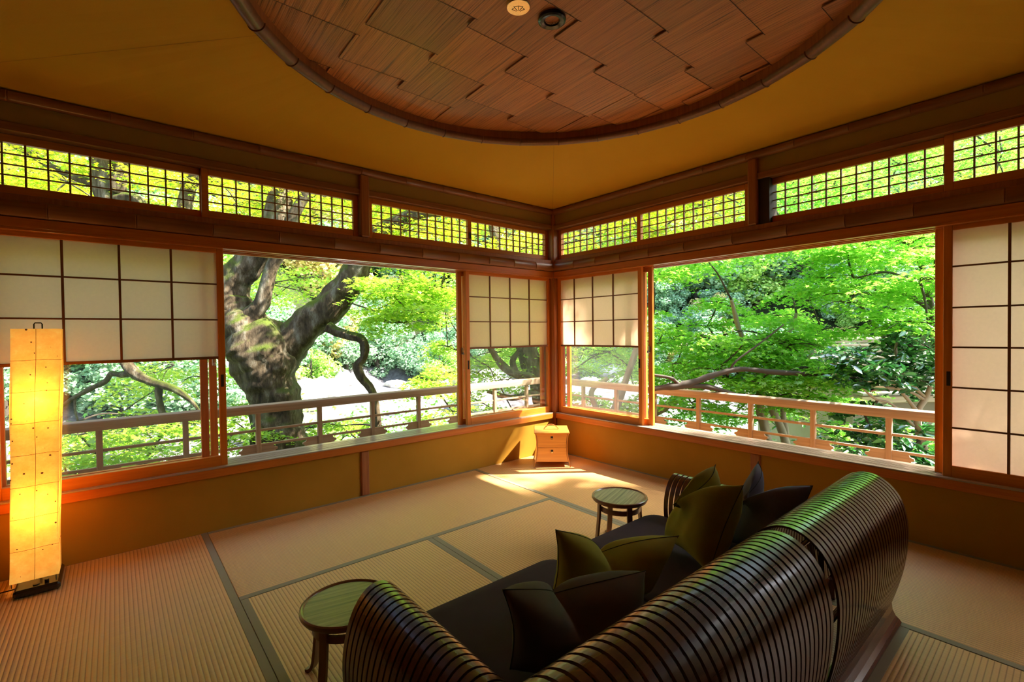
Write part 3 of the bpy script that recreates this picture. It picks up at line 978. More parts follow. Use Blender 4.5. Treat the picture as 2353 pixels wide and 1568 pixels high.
# ---- round side tables ----
M['table_top'] = wood('pale_grained_table_top', (.035, .022, .012), (.40, .33, .20), 'x', .30, .0, .28, 1.0)
M['table_wood'] = wood('table_frame_wood', (.16, .055, .02), (.24, .09, .03), 'z', .3, .35, .5)
def side_table(x, y, rz, label):
    t = thing('side_table', label, 'side table', (x, y, 0), rz, None)
    R_, H = .148, .268
    MB().lathe([(.001, H-.014), (R_-.012, H-.014), (R_-.012, H-.005), (.001, H-.005)], 48).build('table_top', M['table_top'], t, smooth='auto')
    MB().lathe([(R_-.014, H-.024), (R_-.004, H-.022), (R_+.002, H-.012), (R_+.001, H-.003), (R_-.004, H), (R_-.010, H-.002), (R_-.0125, H-.006), (R_-.0125, H-.018), (R_-.014, H-.024)], 48, cap=False).build('rim', M['table_wood'], t, smooth='auto')
    MB().lathe([(.104, H-.075), (.112, H-.075), (.112, H-.050), (.104, H-.050), (.104, H-.075)], 40, cap=False).build('ring_apron', M['table_wood'], t, smooth='auto')
    for k in range(4):
        a = PI/4+k*PI/2; c, s = math.cos(a), math.sin(a)
        pr = smooth_prof([(.118, H-.014), (.1195, H-.08), (.124, .13), (.132, .06), (.140, .022), (.152, .007), (.168, .0035)], 30)
        mb = MB(); P = np.array(pr); Tn = np.gradient(P, axis=0); Tn /= np.linalg.norm(Tn, axis=1)[:, None]
        N_ = np.c_[-Tn[:, 1], Tn[:, 0]]
        n0 = 0; h = .0135; th = .0055
        for i in range(len(P)):
            for q, w in (((P[i]+N_[i]*th), -h), ((P[i]+N_[i]*th), h), ((P[i]-N_[i]*th), h), ((P[i]-N_[i]*th), -h)):
                zz = max(q[1], 0.0)
                mb.v.append((q[0]*c-w*s, q[0]*s+w*c, zz))
        for i in range(len(P)-1):
            for e in range(4):
                e2 = (e+1) % 4; mb.f.append((i*4+e, i*4+e2, (i+1)*4+e2, (i+1)*4+e))
        mb.f.append((3, 2, 1, 0)); m = (len(P)-1)*4; mb.f.append((m, m+1, m+2, m+3))
        mb.build('leg', M['table_wood'], t, smooth='auto')
    return t
side_table(-1.222, -1.712, math.radians(18), 'small round wooden side table at the far end of the sofa, by the sun patch')
side_table(-2.744, -1.745, math.radians(-12), 'small round wooden side table in front of the near sofa arm')

# ---- little chest with two drawers ----
M['chest_x'] = wood('honey_chest_wood_x', (.58, .22, .035), (.74, .32, .06), 'x', .33, .25)
M['chest_z'] = wood('honey_chest_wood_z', (.50, .17, .03), (.64, .25, .05), 'z', .33, .25)
M['handle'] = simple('handle_wood', (.34, .12, .03), .3, 0, .5, .3)
M['brass'] = simple('pale_brass', (.85, .68, .36), .25, 1.0)
chest = thing('drawer_chest', 'little honey-coloured chest with two drawers and an arched handle in the far corner', 'chest', (-.354, -.303, 0), math.radians(-42.3))
def cw(z):   # half width of the waisted sides
    u = (z-.175)/.14
    return .1245+.020*u*u if z > .04 else .1245+.020*((.04-.175)/.14)**2+(.04-z)*.28
HD = .140
side = [(z_/100) for z_ in range(0, 30, 2)]+[.293]
for sg in (-1, 1):
    mb = MB(); P = []
    for y0_, y1_ in ((-HD-.004, -HD+.022), (HD-.022, HD+.004)):
        poly = [(sg*cw(z), z) for z in side]+[(sg*(cw(z)+.008), z) for z in side[::-1]]
        mb.prism(poly, 'y', y0_, y1_)
    up = [z for z in side if z >= .04]
    mb.prism([(sg*(cw(z)+.001), z) for z in up]+[(sg*(cw(z)+.007), z) for z in up[::-1]], 'y', -HD+.022, HD-.022)
    mb.build('side_panel', M['chest_z'], chest, smooth='auto')
up = [.045, .08, .11, .14, .175, .21, .24, .27, .293]
MB().prism([(cw(z)-.001, z) for z in up]+[(-cw(z)+.001, z) for z in up[::-1]], 'y', -HD+.012, HD-.002).build('body', M['chest_x'], chest)
for z0, z1 in ((.048, .169), (.172, .291)):
    zs = [z0+(z1-z0)*i/8 for i in range(9)]
    d = MB().prism([(cw(z)-.003, z) for z in zs]+[(-cw(z)+.003, z) for z in zs[::-1]], 'y', -HD-.002, -HD+.011).build('drawer', M['chest_x'], chest)
    zc = .133 if z0 < .1 else .262-.012
    MB().box(-.011, .011, -HD-.0028, -HD-.0015, zc-.004, zc+.020, .001).build('knob_recess', M['dark'], d)
    MB().box(-.0105, .0105, -HD-.012, -HD-.002, zc-.010, zc+.006, .003).build('knob', M['brass'], d)
MB().box(-.152, .152, -.162, .162, .293, .304, .003).build('lid', M['chest_x'], chest)
P = [(-.066+.132*i/14, 0, .302+.040*math.sin(PI*i/14)**.8) for i in range(15)]
mb = MB()
for i, q in enumerate(P):
    mb.v += [(q[0], -.011, q[2]), (q[0], .011, q[2]), (q[0], .011, q[2]+.006), (q[0], -.011, q[2]+.006)]
for i in range(14):
    for e in range(4):
        e2 = (e+1) % 4; mb.f.append((i*4+e, i*4+e2, (i+1)*4+e2, (i+1)*4+e))
mb.f.append((3, 2, 1, 0)); mb.f.append((56, 57, 58, 59))
mb.build('handle', M['handle'], chest, smooth='auto')

# ---- paper lantern ----
def lantern_paper():
    m, nt, out = new_mat('lantern_washi')
    mp = coords(nt, (1, 1, 1)); n = noise(nt, mp, 22, 7, .7)
    r = ramp(nt, [(.25, (.80, .42, .06)), (.6, (.95, .58, .11)), (.8, (1.0, .70, .20))])
    nt.links.new(n.outputs[0], r.inputs[0])
    # little dark flecks of bark in the paper
    vo = nt.nodes.new('ShaderNodeTexVoronoi'); vo.inputs['Scale'].default_value = 34; vo.feature = 'F1'
    nt.links.new(mp.outputs[0], vo.inputs[0])
    n2 = noise(nt, mp, 9, 2, .5)
    th = nt.nodes.new('ShaderNodeMath'); th.operation = 'MULTIPLY_ADD'; th.inputs[1].default_value = .34; th.inputs[2].default_value = -.06
    nt.links.new(n2.outputs[0], th.inputs[0])
    lt = nt.nodes.new('ShaderNodeMath'); lt.operation = 'LESS_THAN'
    nt.links.new(vo.outputs['Distance'], lt.inputs[0]); nt.links.new(th.outputs[0], lt.inputs[1])
    mx = nt.nodes.new('ShaderNodeMix'); mx.data_type = 'RGBA'; mx.inputs[7].default_value = (.10, .05, .015, 1)
    nt.links.new(lt.outputs[0], mx.inputs[0]); nt.links.new(r.outputs[0], mx.inputs[6])
    d = nt.nodes.new('ShaderNodeBsdfDiffuse'); t = nt.nodes.new('ShaderNodeBsdfTranslucent')
    e = nt.nodes.new('ShaderNodeEmission'); e.inputs[1].default_value = .38
    nt.links.new(mx.outputs[2], d.inputs[0]); nt.links.new(mx.outputs[2], t.inputs[0]); nt.links.new(mx.outputs[2], e.inputs[0])
    m1 = nt.nodes.new('ShaderNodeMixShader'); m1.inputs[0].default_value = .6
    a = nt.nodes.new('ShaderNodeAddShader')
    nt.links.new(d.outputs[0], m1.inputs[1]); nt.links.new(t.outputs[0], m1.inputs[2])
    nt.links.new(m1.outputs[0], a.inputs[0]); nt.links.new(e.outputs[0], a.inputs[1])
    nt.links.new(a.outputs[0], out.inputs[0])
    return m
M['washi'] = lantern_paper()
M['washi_seam'] = simple('washi_seam', (.45, .22, .04), .8)
M['black'] = simple('black_plastic', (.012, .010, .010), .25, 0, .5, .3)
def bulb_mat():
    m, nt, out = new_mat('glowing_bulb'); e = nt.nodes.new('ShaderNodeEmission')
    e.inputs[0].default_value = (1, .48, .12, 1); e.inputs[1].default_value = 95
    nt.links.new(e.outputs[0], out.inputs[0]); return m
M['bulb'] = bulb_mat()
lant = thing('paper_lantern', 'tall square paper floor lantern glowing yellow at the left edge', 'floor lamp', (-3.622, -.140, 0), 0)
H = .0815
zz = [.050+(1.213-.050)*i/32 for i in range(33)]
def crook(z, k): return .0018*math.sin(z*5+k*1.7)+.0014*math.sin(z*13+k)
mb = MB(); rings = []
for z in zz:
    lean = (z-.05)*-.0
    ring = []
    hh = H-.0008*math.sin(z*4)
    for k, (sx, sy) in enumerate(((-1, -1), (1, -1), (1, 1), (-1, 1))):
        nx, ny = ((-1, -1), (1, -1), (1, 1), (-1, 1))[(k+1) % 4]
        for u in (0, .25, .5, .75):
            x = sx*hh*(1-u)+nx*hh*u; y = sy*hh*(1-u)+ny*hh*u
            b = .002*math.sin(PI*u)*math.sin(z*20+k)
            ring.append((x*(1+b)+crook(z, k)+.026*(z-.6), y*(1+b)+crook(z, k+2), z))
    rings.append(ring)
m = 16
for rg in rings: mb.v += rg
for i in range(len(rings)-1):
    for k in range(m):
        k2 = (k+1) % m; mb.f.append((i*m+k, i*m+k2, (i+1)*m+k2, (i+1)*m+k))
mb.build('paper_shade', M['washi'], lant)
mb = MB()
for j in range(1, 8):
    i = j*4
    ring = [tuple(Vector((q[0]*1.004, q[1]*1.004, q[2]+.002*math.sin(q[0]*40)))) for q in rings[i]]
    mb.tube(ring+[ring[0]], .0008, 4, cap=False)
for k in (2, 6, 10, 14):
    mb.tube([(r_[k][0]*1.004, r_[k][1]*1.004, r_[k][2]) for r_ in rings], .0008, 4)
mb.build('shade_seam', M['washi_seam'], lant)
mb = MB()
for sx, sy in ((-1, -1), (1, -1), (1, 1), (-1, 1)):
    mb.tube([(sx*(H-.008)-.015, sy*(H-.008), .03), (sx*(H-.008)+.0158, sy*(H-.008), 1.208)], .0022, 5)
q = H-.004
for z in (1.208,):
    e = .0158
    mb.tube([(-q+e, -q, z), (q+e, -q, z), (q+e, q, z), (-q+e, q, z), (-q+e, -q, z)], .0022, 5)
    mb.tube([(-q+e, 0, z), (q+e, 0, z)], .0022, 5)
mb.build('wire_frame', M['darkmetal'], lant)
MB().tube([(.002, 0, 1.208), (.002, 0, 1.236), (.006, 0, 1.242), (.026, 0, 1.242), (.030, 0, 1.236), (.030, 0, 1.208)], .003, 8).build('carrying_loop', M['black'], lant, smooth='auto')
base = MB().box(-.078, .078, -.148, .10, 0, .036, .010).build('base', M['black'], lant)
MB().tube([(.030, -.110, .035), (.030, -.110, .050)], .008, 12).build('switch_knob', M['black'], base)
MB().tube([(-.005, -.112, .035), (-.005, -.112, .040)], .012, 12).build('switch_plate', M['darkmetal'], base)
MB().tube([(0, .012, .036), (.01, .03, .9)], .005, 8).build('inner_pole', M['darkmetal'], lant)
for z in (.375, .875):
    MB().lathe([(.001, -.035), (.012, -.030), (.016, -.012), (.024, .008), (.024, .020), (.014, .032), (.001, .036)], 16, (-.004+.026*(z-.6), 0.0, z), cap=False).build('bulb', M['bulb'], lant, smooth=True)
cord = MB().tube([(-3.698, -.20, .020), (-3.715, -.20, .018), (-3.78, -.18, .010), (-3.85, -.19, .004), (-3.98, -.22, .004), (-4.3, -.16, .004)], .003, 6)
tag(cord.build('power_cord', M['black'], None, smooth=True), 'thin black power cord running left from the base of the glowing lantern', 'power cord')

# ---- ceiling fittings ----
dl = thing('recessed_spotlight', 'black recessed spotlight in the round woven ceiling', 'ceiling light', (-1.885, -1.892, 2.4855))
MB().lathe([(.030, .004), (.034, -.006), (.050, -.010), (.058, -.006), (.060, .002), (.058, .008), (.030, .008)], 40, cap=False).build('trim_ring', M['black'], dl, smooth='auto')
M['chrome'] = simple('reflector_chrome', (.95, .88, .72), .38, .9)
mb = MB(); pr = [(.031, .0), (.030, .012), (.024, .030), (.010, .042), (.001, .044)]
for (r0, z0), (r1, z1) in zip(pr, pr[1:]):
    for k in range(18):
        a0_, a1_ = 2*PI*k/18, 2*PI*(k+1)/18; am = (a0_+a1_)/2
        n0 = len(mb.v)
        for r_, z_ in ((r0, z0), (r1, z1)):
            mb.v += [(r_*math.cos(a0_), r_*math.sin(a0_), z_), (r_*.93*math.cos(am), r_*.93*math.sin(am), z_), (r_*math.cos(a1_), r_*math.sin(a1_), z_)]
        mb.f += [(n0, n0+1, n0+4, n0+3), (n0+1, n0+2, n0+5, n0+4)]
mb.build('reflector', M['chrome'], dl, fix=False)
MB().lathe([(.001, .020), (.007, .022), (.008, .03), (.006, .04)], 12, cap=False).build('bulb', simple('pale_bulb_glass', (.9, .85, .75), .1, 0, .6), dl, smooth=True)
sp = thing('sprinkler_cover', 'round pale brass plate with a fan-shaped mark in the woven ceiling', 'ceiling plate', (-2.050, -1.866, 2.482))
MB().lathe([(.001, -.003), (.046, -.003), (.049, .001), (.049, .014), (.001, .014)], 40, cap=False).build('plate', M['brass'], sp, smooth='auto')
mb = MB()
# mark: a fan of five ribs over a small half disc, facing the camera
fd = Vector((.642, .767, 0)); rt = Vector((.767, -.642, 0))
def seg(p, q, w, z=-.0036):
    p = Vector(p); q = Vector(q); d = (q-p).normalized(); nn = Vector((-d.y, d.x))*w/2
    n0 = len(mb.v)
    for e in (p+nn, p-nn, q-nn, q+nn):
        v = rt*e.x+fd*(-e.y); mb.v.append((v.x, v.y, z))
    mb.f.append((n0, n0+1, n0+2, n0+3))
c0 = (0, -.022)
for a in (-62, -32, 0, 32, 62):
    d = Vector((math.sin(math.radians(a)), math.cos(math.radians(a))))
    seg(Vector(c0)+d*.012, Vector(c0)+d*(.036 if abs(a) < 50 else .029), .0026)
for a0_, a1_, rr in ((-62, -40, .029), (-32, -4, .033), (4, 32, .033), (40, 62, .029)):
    p = [Vector((math.sin(math.radians(a)), math.cos(math.radians(a)))) for a in (a0_, a1_)]
    seg(Vector(c0)+p[0]*rr, Vector(c0)+p[1]*rr, .0026)
for a in range(-80, 81, 20):
    p = [Vector((math.sin(math.radians(b)), math.cos(math.radians(b)))) for b in (a, a+18)]
    seg(Vector(c0)+p[0]*.009, Vector(c0)+p[1]*.009, .0018)
mb.build('fan_mark', M['darkmetal'], sp, fix=False)
# foliage layout: limbs = (x,y,z,radius) chains, pads = (x,y,z,radius,half thickness,leaves,slope,azimuth)
FOL = {}
FOL['mossy'] = {
 'limbs': [
  [(-1.78,2.63,-1.03,0.4103),(-1.78,2.64,-0.52,0.359),(-1.82,2.69,-0.21,0.3077),(-1.87,2.73,0.05,0.2872),(-1.89,2.76,0.36,0.2769),(-1.93,2.79,0.62,0.2974),(-1.96,2.82,0.82,0.3385),(-2.01,2.87,1.03,0.3692),(-2.1,2.95,1.21,0.3179)],
  [(-2.04,2.9,1.03,0.3077),(-2.16,3.0,1.23,0.2974),(-2.25,3.08,1.44,0.2564),(-2.29,3.11,1.65,0.2256),(-2.22,3.07,1.83,0.1949),(-2.12,2.98,1.99,0.1641),(-2.01,2.9,2.17,0.1436),(-1.9,2.81,2.41,0.1333),(-1.78,2.85,2.74,0.1253),(-1.69,2.91,3.14,0.1168),(-1.61,2.98,3.55,0.1081)],
  [(-2.18,2.88,1.28,0.131),(-2.1,2.82,1.42,0.1007),(-2.02,2.76,1.53,0.0856),(-1.97,2.72,1.73,0.0755),(-1.92,2.69,1.93,0.0705),(-1.85,2.63,2.13,0.0705),(-1.76,2.56,2.44,0.0655),(-1.65,2.47,2.69,0.0604),(-1.54,2.39,2.94,0.0554),(-1.44,2.31,3.24,0.0453)],
  [(-1.93,2.92,0.76,0.261),(-1.8,2.82,0.94,0.2401),(-1.66,2.71,1.15,0.2088),(-1.49,2.57,1.36,0.1931),(-1.33,2.44,1.51,0.1827),(-1.21,2.34,1.69,0.1723),(-1.11,2.27,1.9,0.1618),(-1.05,2.21,2.08,0.1462),(-0.95,2.14,2.31,0.1148),(-0.81,2.03,2.44,0.0887),(-0.63,1.88,2.57,0.0731),(-0.43,1.71,2.63,0.0626),(-0.19,1.51,2.6,0.047),(-0.03,1.37,2.53,0.0313)],
  [(-2.23,3.06,1.34,0.2359),(-2.42,3.23,1.6,0.2051),(-2.66,3.43,1.86,0.1846),(-2.89,3.63,2.07,0.1692),(-3.12,3.83,2.38,0.1641),(-3.26,3.95,2.69,0.159),(-3.35,4.03,3.0,0.1538),(-3.37,4.06,3.36,0.1436),(-3.38,4.08,3.72,0.1333)],
  [(-3.3,3.86,2.86,0.0806),(-3.22,3.8,3.11,0.0655),(-3.17,3.76,3.37,0.0504),(-3.09,3.7,3.67,0.0403)],
  [(-3.27,3.83,2.76,0.0705),(-3.15,3.73,2.79,0.0554),(-3.04,3.63,2.71,0.0453),(-2.98,3.59,2.61,0.0353)],
  [(-2.66,3.43,1.86,0.1128),(-2.67,3.45,2.27,0.0974),(-2.68,3.46,2.58,0.0872),(-2.63,3.43,2.88,0.0769),(-2.55,3.37,3.09,0.0667),(-2.47,3.3,3.45,0.0513)],
  [(-1.5,2.06,1.26,0.0631),(-1.43,2.0,1.21,0.0534),(-1.33,1.91,1.16,0.0485),(-1.22,1.82,1.12,0.0485),(-1.19,1.79,1.02,0.0485),(-1.2,1.8,0.91,0.0437),(-1.25,1.84,0.83,0.0485),(-1.23,1.81,0.7,0.0485),(-1.16,1.76,0.59,0.0437),(-1.12,1.72,0.48,0.0437),(-1.1,1.7,0.29,0.0388),(-1.09,1.69,0.1,0.0388),(-1.08,1.68,-0.1,0.034)],
  [(-3.26,3.14,1.52,0.0687),(-3.28,3.15,1.15,0.0641),(-3.26,3.13,0.97,0.0595),(-3.2,3.08,0.83,0.0549),(-3.12,3.01,0.75,0.0458),(-3.01,2.92,0.69,0.0412),(-2.87,2.8,0.63,0.0366),(-2.77,2.71,0.55,0.0275),(-2.7,2.65,0.46,0.0183),(-2.66,2.62,0.39,0.0137)],
  [(-3.2,3.08,0.79,0.0366),(-3.29,3.15,0.78,0.0321),(-3.36,3.21,0.79,0.0275),(-3.41,3.25,0.71,0.0275),(-3.54,3.36,0.63,0.0275),(-3.67,3.46,0.54,0.0229),(-3.77,3.55,0.45,0.0183),(-3.92,3.67,0.34,0.0137)],
  [(-2.98,2.89,0.66,0.0366),(-2.98,2.89,0.53,0.0321),(-2.96,2.87,0.39,0.0321),(-2.93,2.84,0.28,0.0366),(-2.95,2.85,0.18,0.0275),(-3.02,2.91,0.05,0.0229),(-3.08,2.96,-0.09,0.0183),(-3.12,2.99,-0.22,0.0137)],
  [(-3.66,3.46,0.54,0.0137),(-3.66,3.46,0.4,0.0114),(-3.64,3.44,0.29,0.0092)],
  [(-3.38,4.06,2.95,0.0513),(-3.61,4.26,3.05,0.041),(-3.85,4.45,3.19,0.0359),(-4.08,4.65,3.37,0.0308),(-4.31,4.85,3.53,0.0256)],
 ],
 'pads_y': [(-1.44,7.14,3.96,0.59,0.22,505,0.0,3.69),(-3.7,7.45,3.72,0.67,0.25,649,0.0,1.91),(-4.45,8.41,3.21,0.49,0.18,346,0.0,6.06),(-0.94,2.6,2.9,0.48,0.18,337,0.0,0.37),(-3.55,4.11,3.3,0.59,0.22,505,0.0,5.29),(-1.33,4.76,3.28,0.64,0.23,589,0.0,1.75),(3.01,2.94,2.83,0.65,0.24,610,0.0,1.44),(-2.86,7.5,4.82,0.58,0.21,479,0.0,2.43),(2.67,4.0,4.18,0.58,0.21,478,0.0,3.95),(-0.37,1.75,3.3,0.56,0.21,452,0.0,4.76),(-3.95,4.83,3.42,0.49,0.18,353,0.0,1.12),(-1.43,3.19,3.21,0.66,0.24,620,0.0,4.04),(-4.02,5.48,3.32,0.54,0.2,428,0.0,5.05),(-2.92,4.54,2.58,0.57,0.21,476,0.0,4.03),(-4.13,5.56,2.44,0.54,0.2,424,0.0,2.07),(-2.98,3.96,3.63,0.62,0.23,554,0.0,3.78),(-2.11,7.89,4.27,0.6,0.22,513,0.0,5.44),(-3.75,9.01,4.9,0.68,0.25,660,0.0,1.19),(-0.39,2.33,2.44,0.71,0.26,724,0.0,3.79),(-2.34,3.14,3.49,0.71,0.26,730,0.0,4.42),(-3.17,6.81,3.07,0.55,0.2,437,0.0,4.52),(-4.51,7.76,4.18,0.68,0.25,676,0.0,1.76),(-2.09,3.68,3.79,0.57,0.21,466,0.0,0.83),(-2.21,8.07,3.28,0.64,0.23,587,0.0,3.67),(-3.8,4.25,3.57,0.7,0.26,704,0.0,6.05),(-4.81,7.58,3.32,0.66,0.24,620,0.0,6.28),(-4.58,8.77,3.81,0.7,0.26,699,0.0,4.42),(0.26,2.62,2.61,0.64,0.24,599,0.0,5.47),(-1.8,7.1,3.38,0.62,0.23,550,0.0,2.4),(-1.45,2.61,2.83,0.63,0.23,579,0.0,5.53),(0.59,4.43,4.05,0.62,0.23,554,0.0,5.26),(-4.11,4.56,2.62,0.62,0.23,562,0.0,1.45),(0.13,4.16,3.67,0.7,0.26,709,0.0,0.07),(-2.94,4.51,2.9,0.52,0.19,391,0.0,4.14),(-2.02,4.4,2.67,0.64,0.23,591,0.0,2.71),(1.5,4.42,3.07,0.57,0.21,473,0.0,1.99),(-4.14,8.93,4.04,0.68,0.25,675,0.0,5.97),(-3.02,5.93,4.09,0.55,0.2,430,0.0,2.6),(-0.86,3.38,3.29,0.68,0.25,670,0.0,2.84),(-4.65,9.58,5.13,0.49,0.18,346,0.0,3.58),(-2.95,3.53,2.53,0.51,0.19,379,0.0,0.16),(0.03,1.7,3.43,0.49,0.18,348,0.0,2.8),(-0.09,5.37,3.59,0.71,0.26,728,0.0,1.25),(-2.08,2.78,3.33,0.59,0.22,508,0.0,1.12),(-3.02,7.25,4.14,0.6,0.22,528,0.0,4.75),(-1.97,7.47,3.43,0.5,0.18,362,0.0,4.54),(-4.1,7.77,3.84,0.7,0.26,704,0.0,3.57),(2.29,4.11,3.38,0.59,0.22,505,0.0,1.29),(0.35,4.11,3.06,0.65,0.24,614,0.0,5.65),(2.0,2.16,2.63,0.67,0.25,648,0.0,5.71),(-1.13,4.53,3.03,0.49,0.18,342,0.0,0.4),(0.29,2.53,3.84,0.67,0.25,646,0.0,0.93),(-0.98,6.3,3.49,0.65,0.24,601,0.0,3.09),(-2.91,6.83,3.29,0.61,0.22,529,0.0,3.52),(-2.67,7.75,4.28,0.7,0.26,699,0.0,5.34),(2.03,2.35,3.53,0.53,0.19,403,0.0,3.16),(-0.03,6.22,5.23,0.6,0.22,526,0.0,5.03),(-0.78,5.33,3.8,0.5,0.18,355,0.0,2.6),(-4.2,8.87,4.15,0.7,0.26,699,0.0,1.99),(-3.7,9.03,3.87,0.51,0.19,377,0.0,0.14),(-3.62,7.71,4.38,0.56,0.2,448,0.0,3.89),(-4.05,5.01,2.75,0.6,0.22,524,0.0,1.24),(-1.39,4.15,3.48,0.58,0.21,484,0.0,1.0),(-3.55,7.37,3.5,0.61,0.22,532,0.0,3.84),(1.63,3.59,4.36,0.67,0.25,657,0.0,1.98),(-2.86,4.52,2.53,0.72,0.26,747,0.0,0.84),(-3.3,5.12,2.89,0.5,0.18,365,0.0,2.65),(0.38,2.83,4.03,0.64,0.24,599,0.0,1.26),(0.61,5.64,3.17,0.51,0.19,372,0.0,4.76),(-1.77,3.46,2.85,0.5,0.18,356,0.0,0.24),(-1.02,4.87,3.59,0.52,0.19,383,0.0,1.28),(1.9,4.33,2.93,0.5,0.18,365,0.0,5.98),(-1.89,4.29,2.88,0.59,0.22,506,0.0,2.7),(-0.45,5.13,4.78,0.68,0.25,673,0.0,2.85),(-0.38,2.33,3.26,0.52,0.19,390,0.0,0.1),(1.8,3.23,3.14,0.69,0.25,680,0.0,2.54),(-0.08,6.32,4.14,0.67,0.25,654,0.0,5.72),(0.86,4.61,3.32,0.58,0.21,481,0.0,5.53),(0.36,4.76,3.3,0.58,0.21,481,0.0,0.44),(-2.77,3.35,2.95,0.57,0.21,461,0.0,3.92),(-3.36,7.34,2.9,0.56,0.21,454,0.0,3.58),(-0.65,6.89,4.45,0.63,0.23,580,0.0,4.78),(2.26,2.41,4.57,0.66,0.24,624,0.0,2.52),(-4.51,6.78,3.95,0.5,0.18,366,0.0,5.69),(-0.54,6.62,4.12,0.62,0.23,548,0.0,4.01),(0.94,3.41,4.45,0.66,0.24,633,0.0,5.84),(-3.75,5.02,3.18,0.6,0.22,518,0.0,0.37),(1.74,2.35,3.67,0.62,0.23,561,0.0,1.79),(-0.73,3.1,3.14,0.65,0.24,614,0.0,0.09),(-3.25,4.54,3.8,0.66,0.24,631,0.0,5.64),(1.27,5.24,5.19,0.71,0.26,721,0.0,5.69),(-1.6,7.54,4.22,0.54,0.2,418,0.0,5.89),(1.01,5.39,4.21,0.68,0.25,660,0.0,0.72),(-1.04,2.93,3.21,0.49,0.18,350,0.0,0.78),(-1.9,5.0,3.19,0.54,0.2,425,0.0,2.63),(1.53,5.05,4.08,0.71,0.26,725,0.0,1.5),(-4.32,8.78,3.13,0.63,0.23,573,0.0,1.71),(-0.01,4.15,3.51,0.63,0.23,576,0.0,1.19),(-3.22,8.56,3.03,0.69,0.25,689,0.0,0.38),(-3.05,6.87,3.88,0.5,0.19,367,0.0,0.46),(-4.4,7.6,3.32,0.63,0.23,575,0.0,3.01),(-3.5,7.91,4.22,0.68,0.25,670,0.0,0.75),(1.3,4.01,3.59,0.53,0.19,407,0.0,1.62),(1.06,3.6,3.96,0.72,0.26,743,0.0,3.45),(0.11,3.16,2.67,0.57,0.21,467,0.0,5.5),(-4.44,7.73,4.47,0.6,0.22,513,0.0,1.88),(-0.12,2.22,3.8,0.64,0.23,589,0.0,1.91),(-0.3,2.73,2.92,0.51,0.19,382,0.0,4.56),(-2.27,6.7,4.62,0.62,0.23,549,0.0,5.9),(2.23,3.41,4.01,0.55,0.2,441,0.0,2.51),(0.89,1.54,2.54,0.57,0.21,464,0.0,2.28),(-2.38,4.01,3.32,0.62,0.23,546,0.0,3.39),(0.14,1.79,2.99,0.66,0.24,633,0.0,1.77),(-4.85,7.95,3.62,0.62,0.23,548,0.0,4.09),(0.79,3.26,4.39,0.67,0.25,646,0.0,0.51),(-0.62,1.93,2.41,0.63,0.23,577,0.0,4.68),(-0.86,2.88,3.56,0.66,0.24,636,0.0,4.8),(-1.9,7.77,4.54,0.64,0.24,594,0.0,3.37),(0.86,5.16,3.58,0.58,0.21,483,0.0,4.19),(1.8,3.92,3.26,0.69,0.25,694,0.0,4.02)],
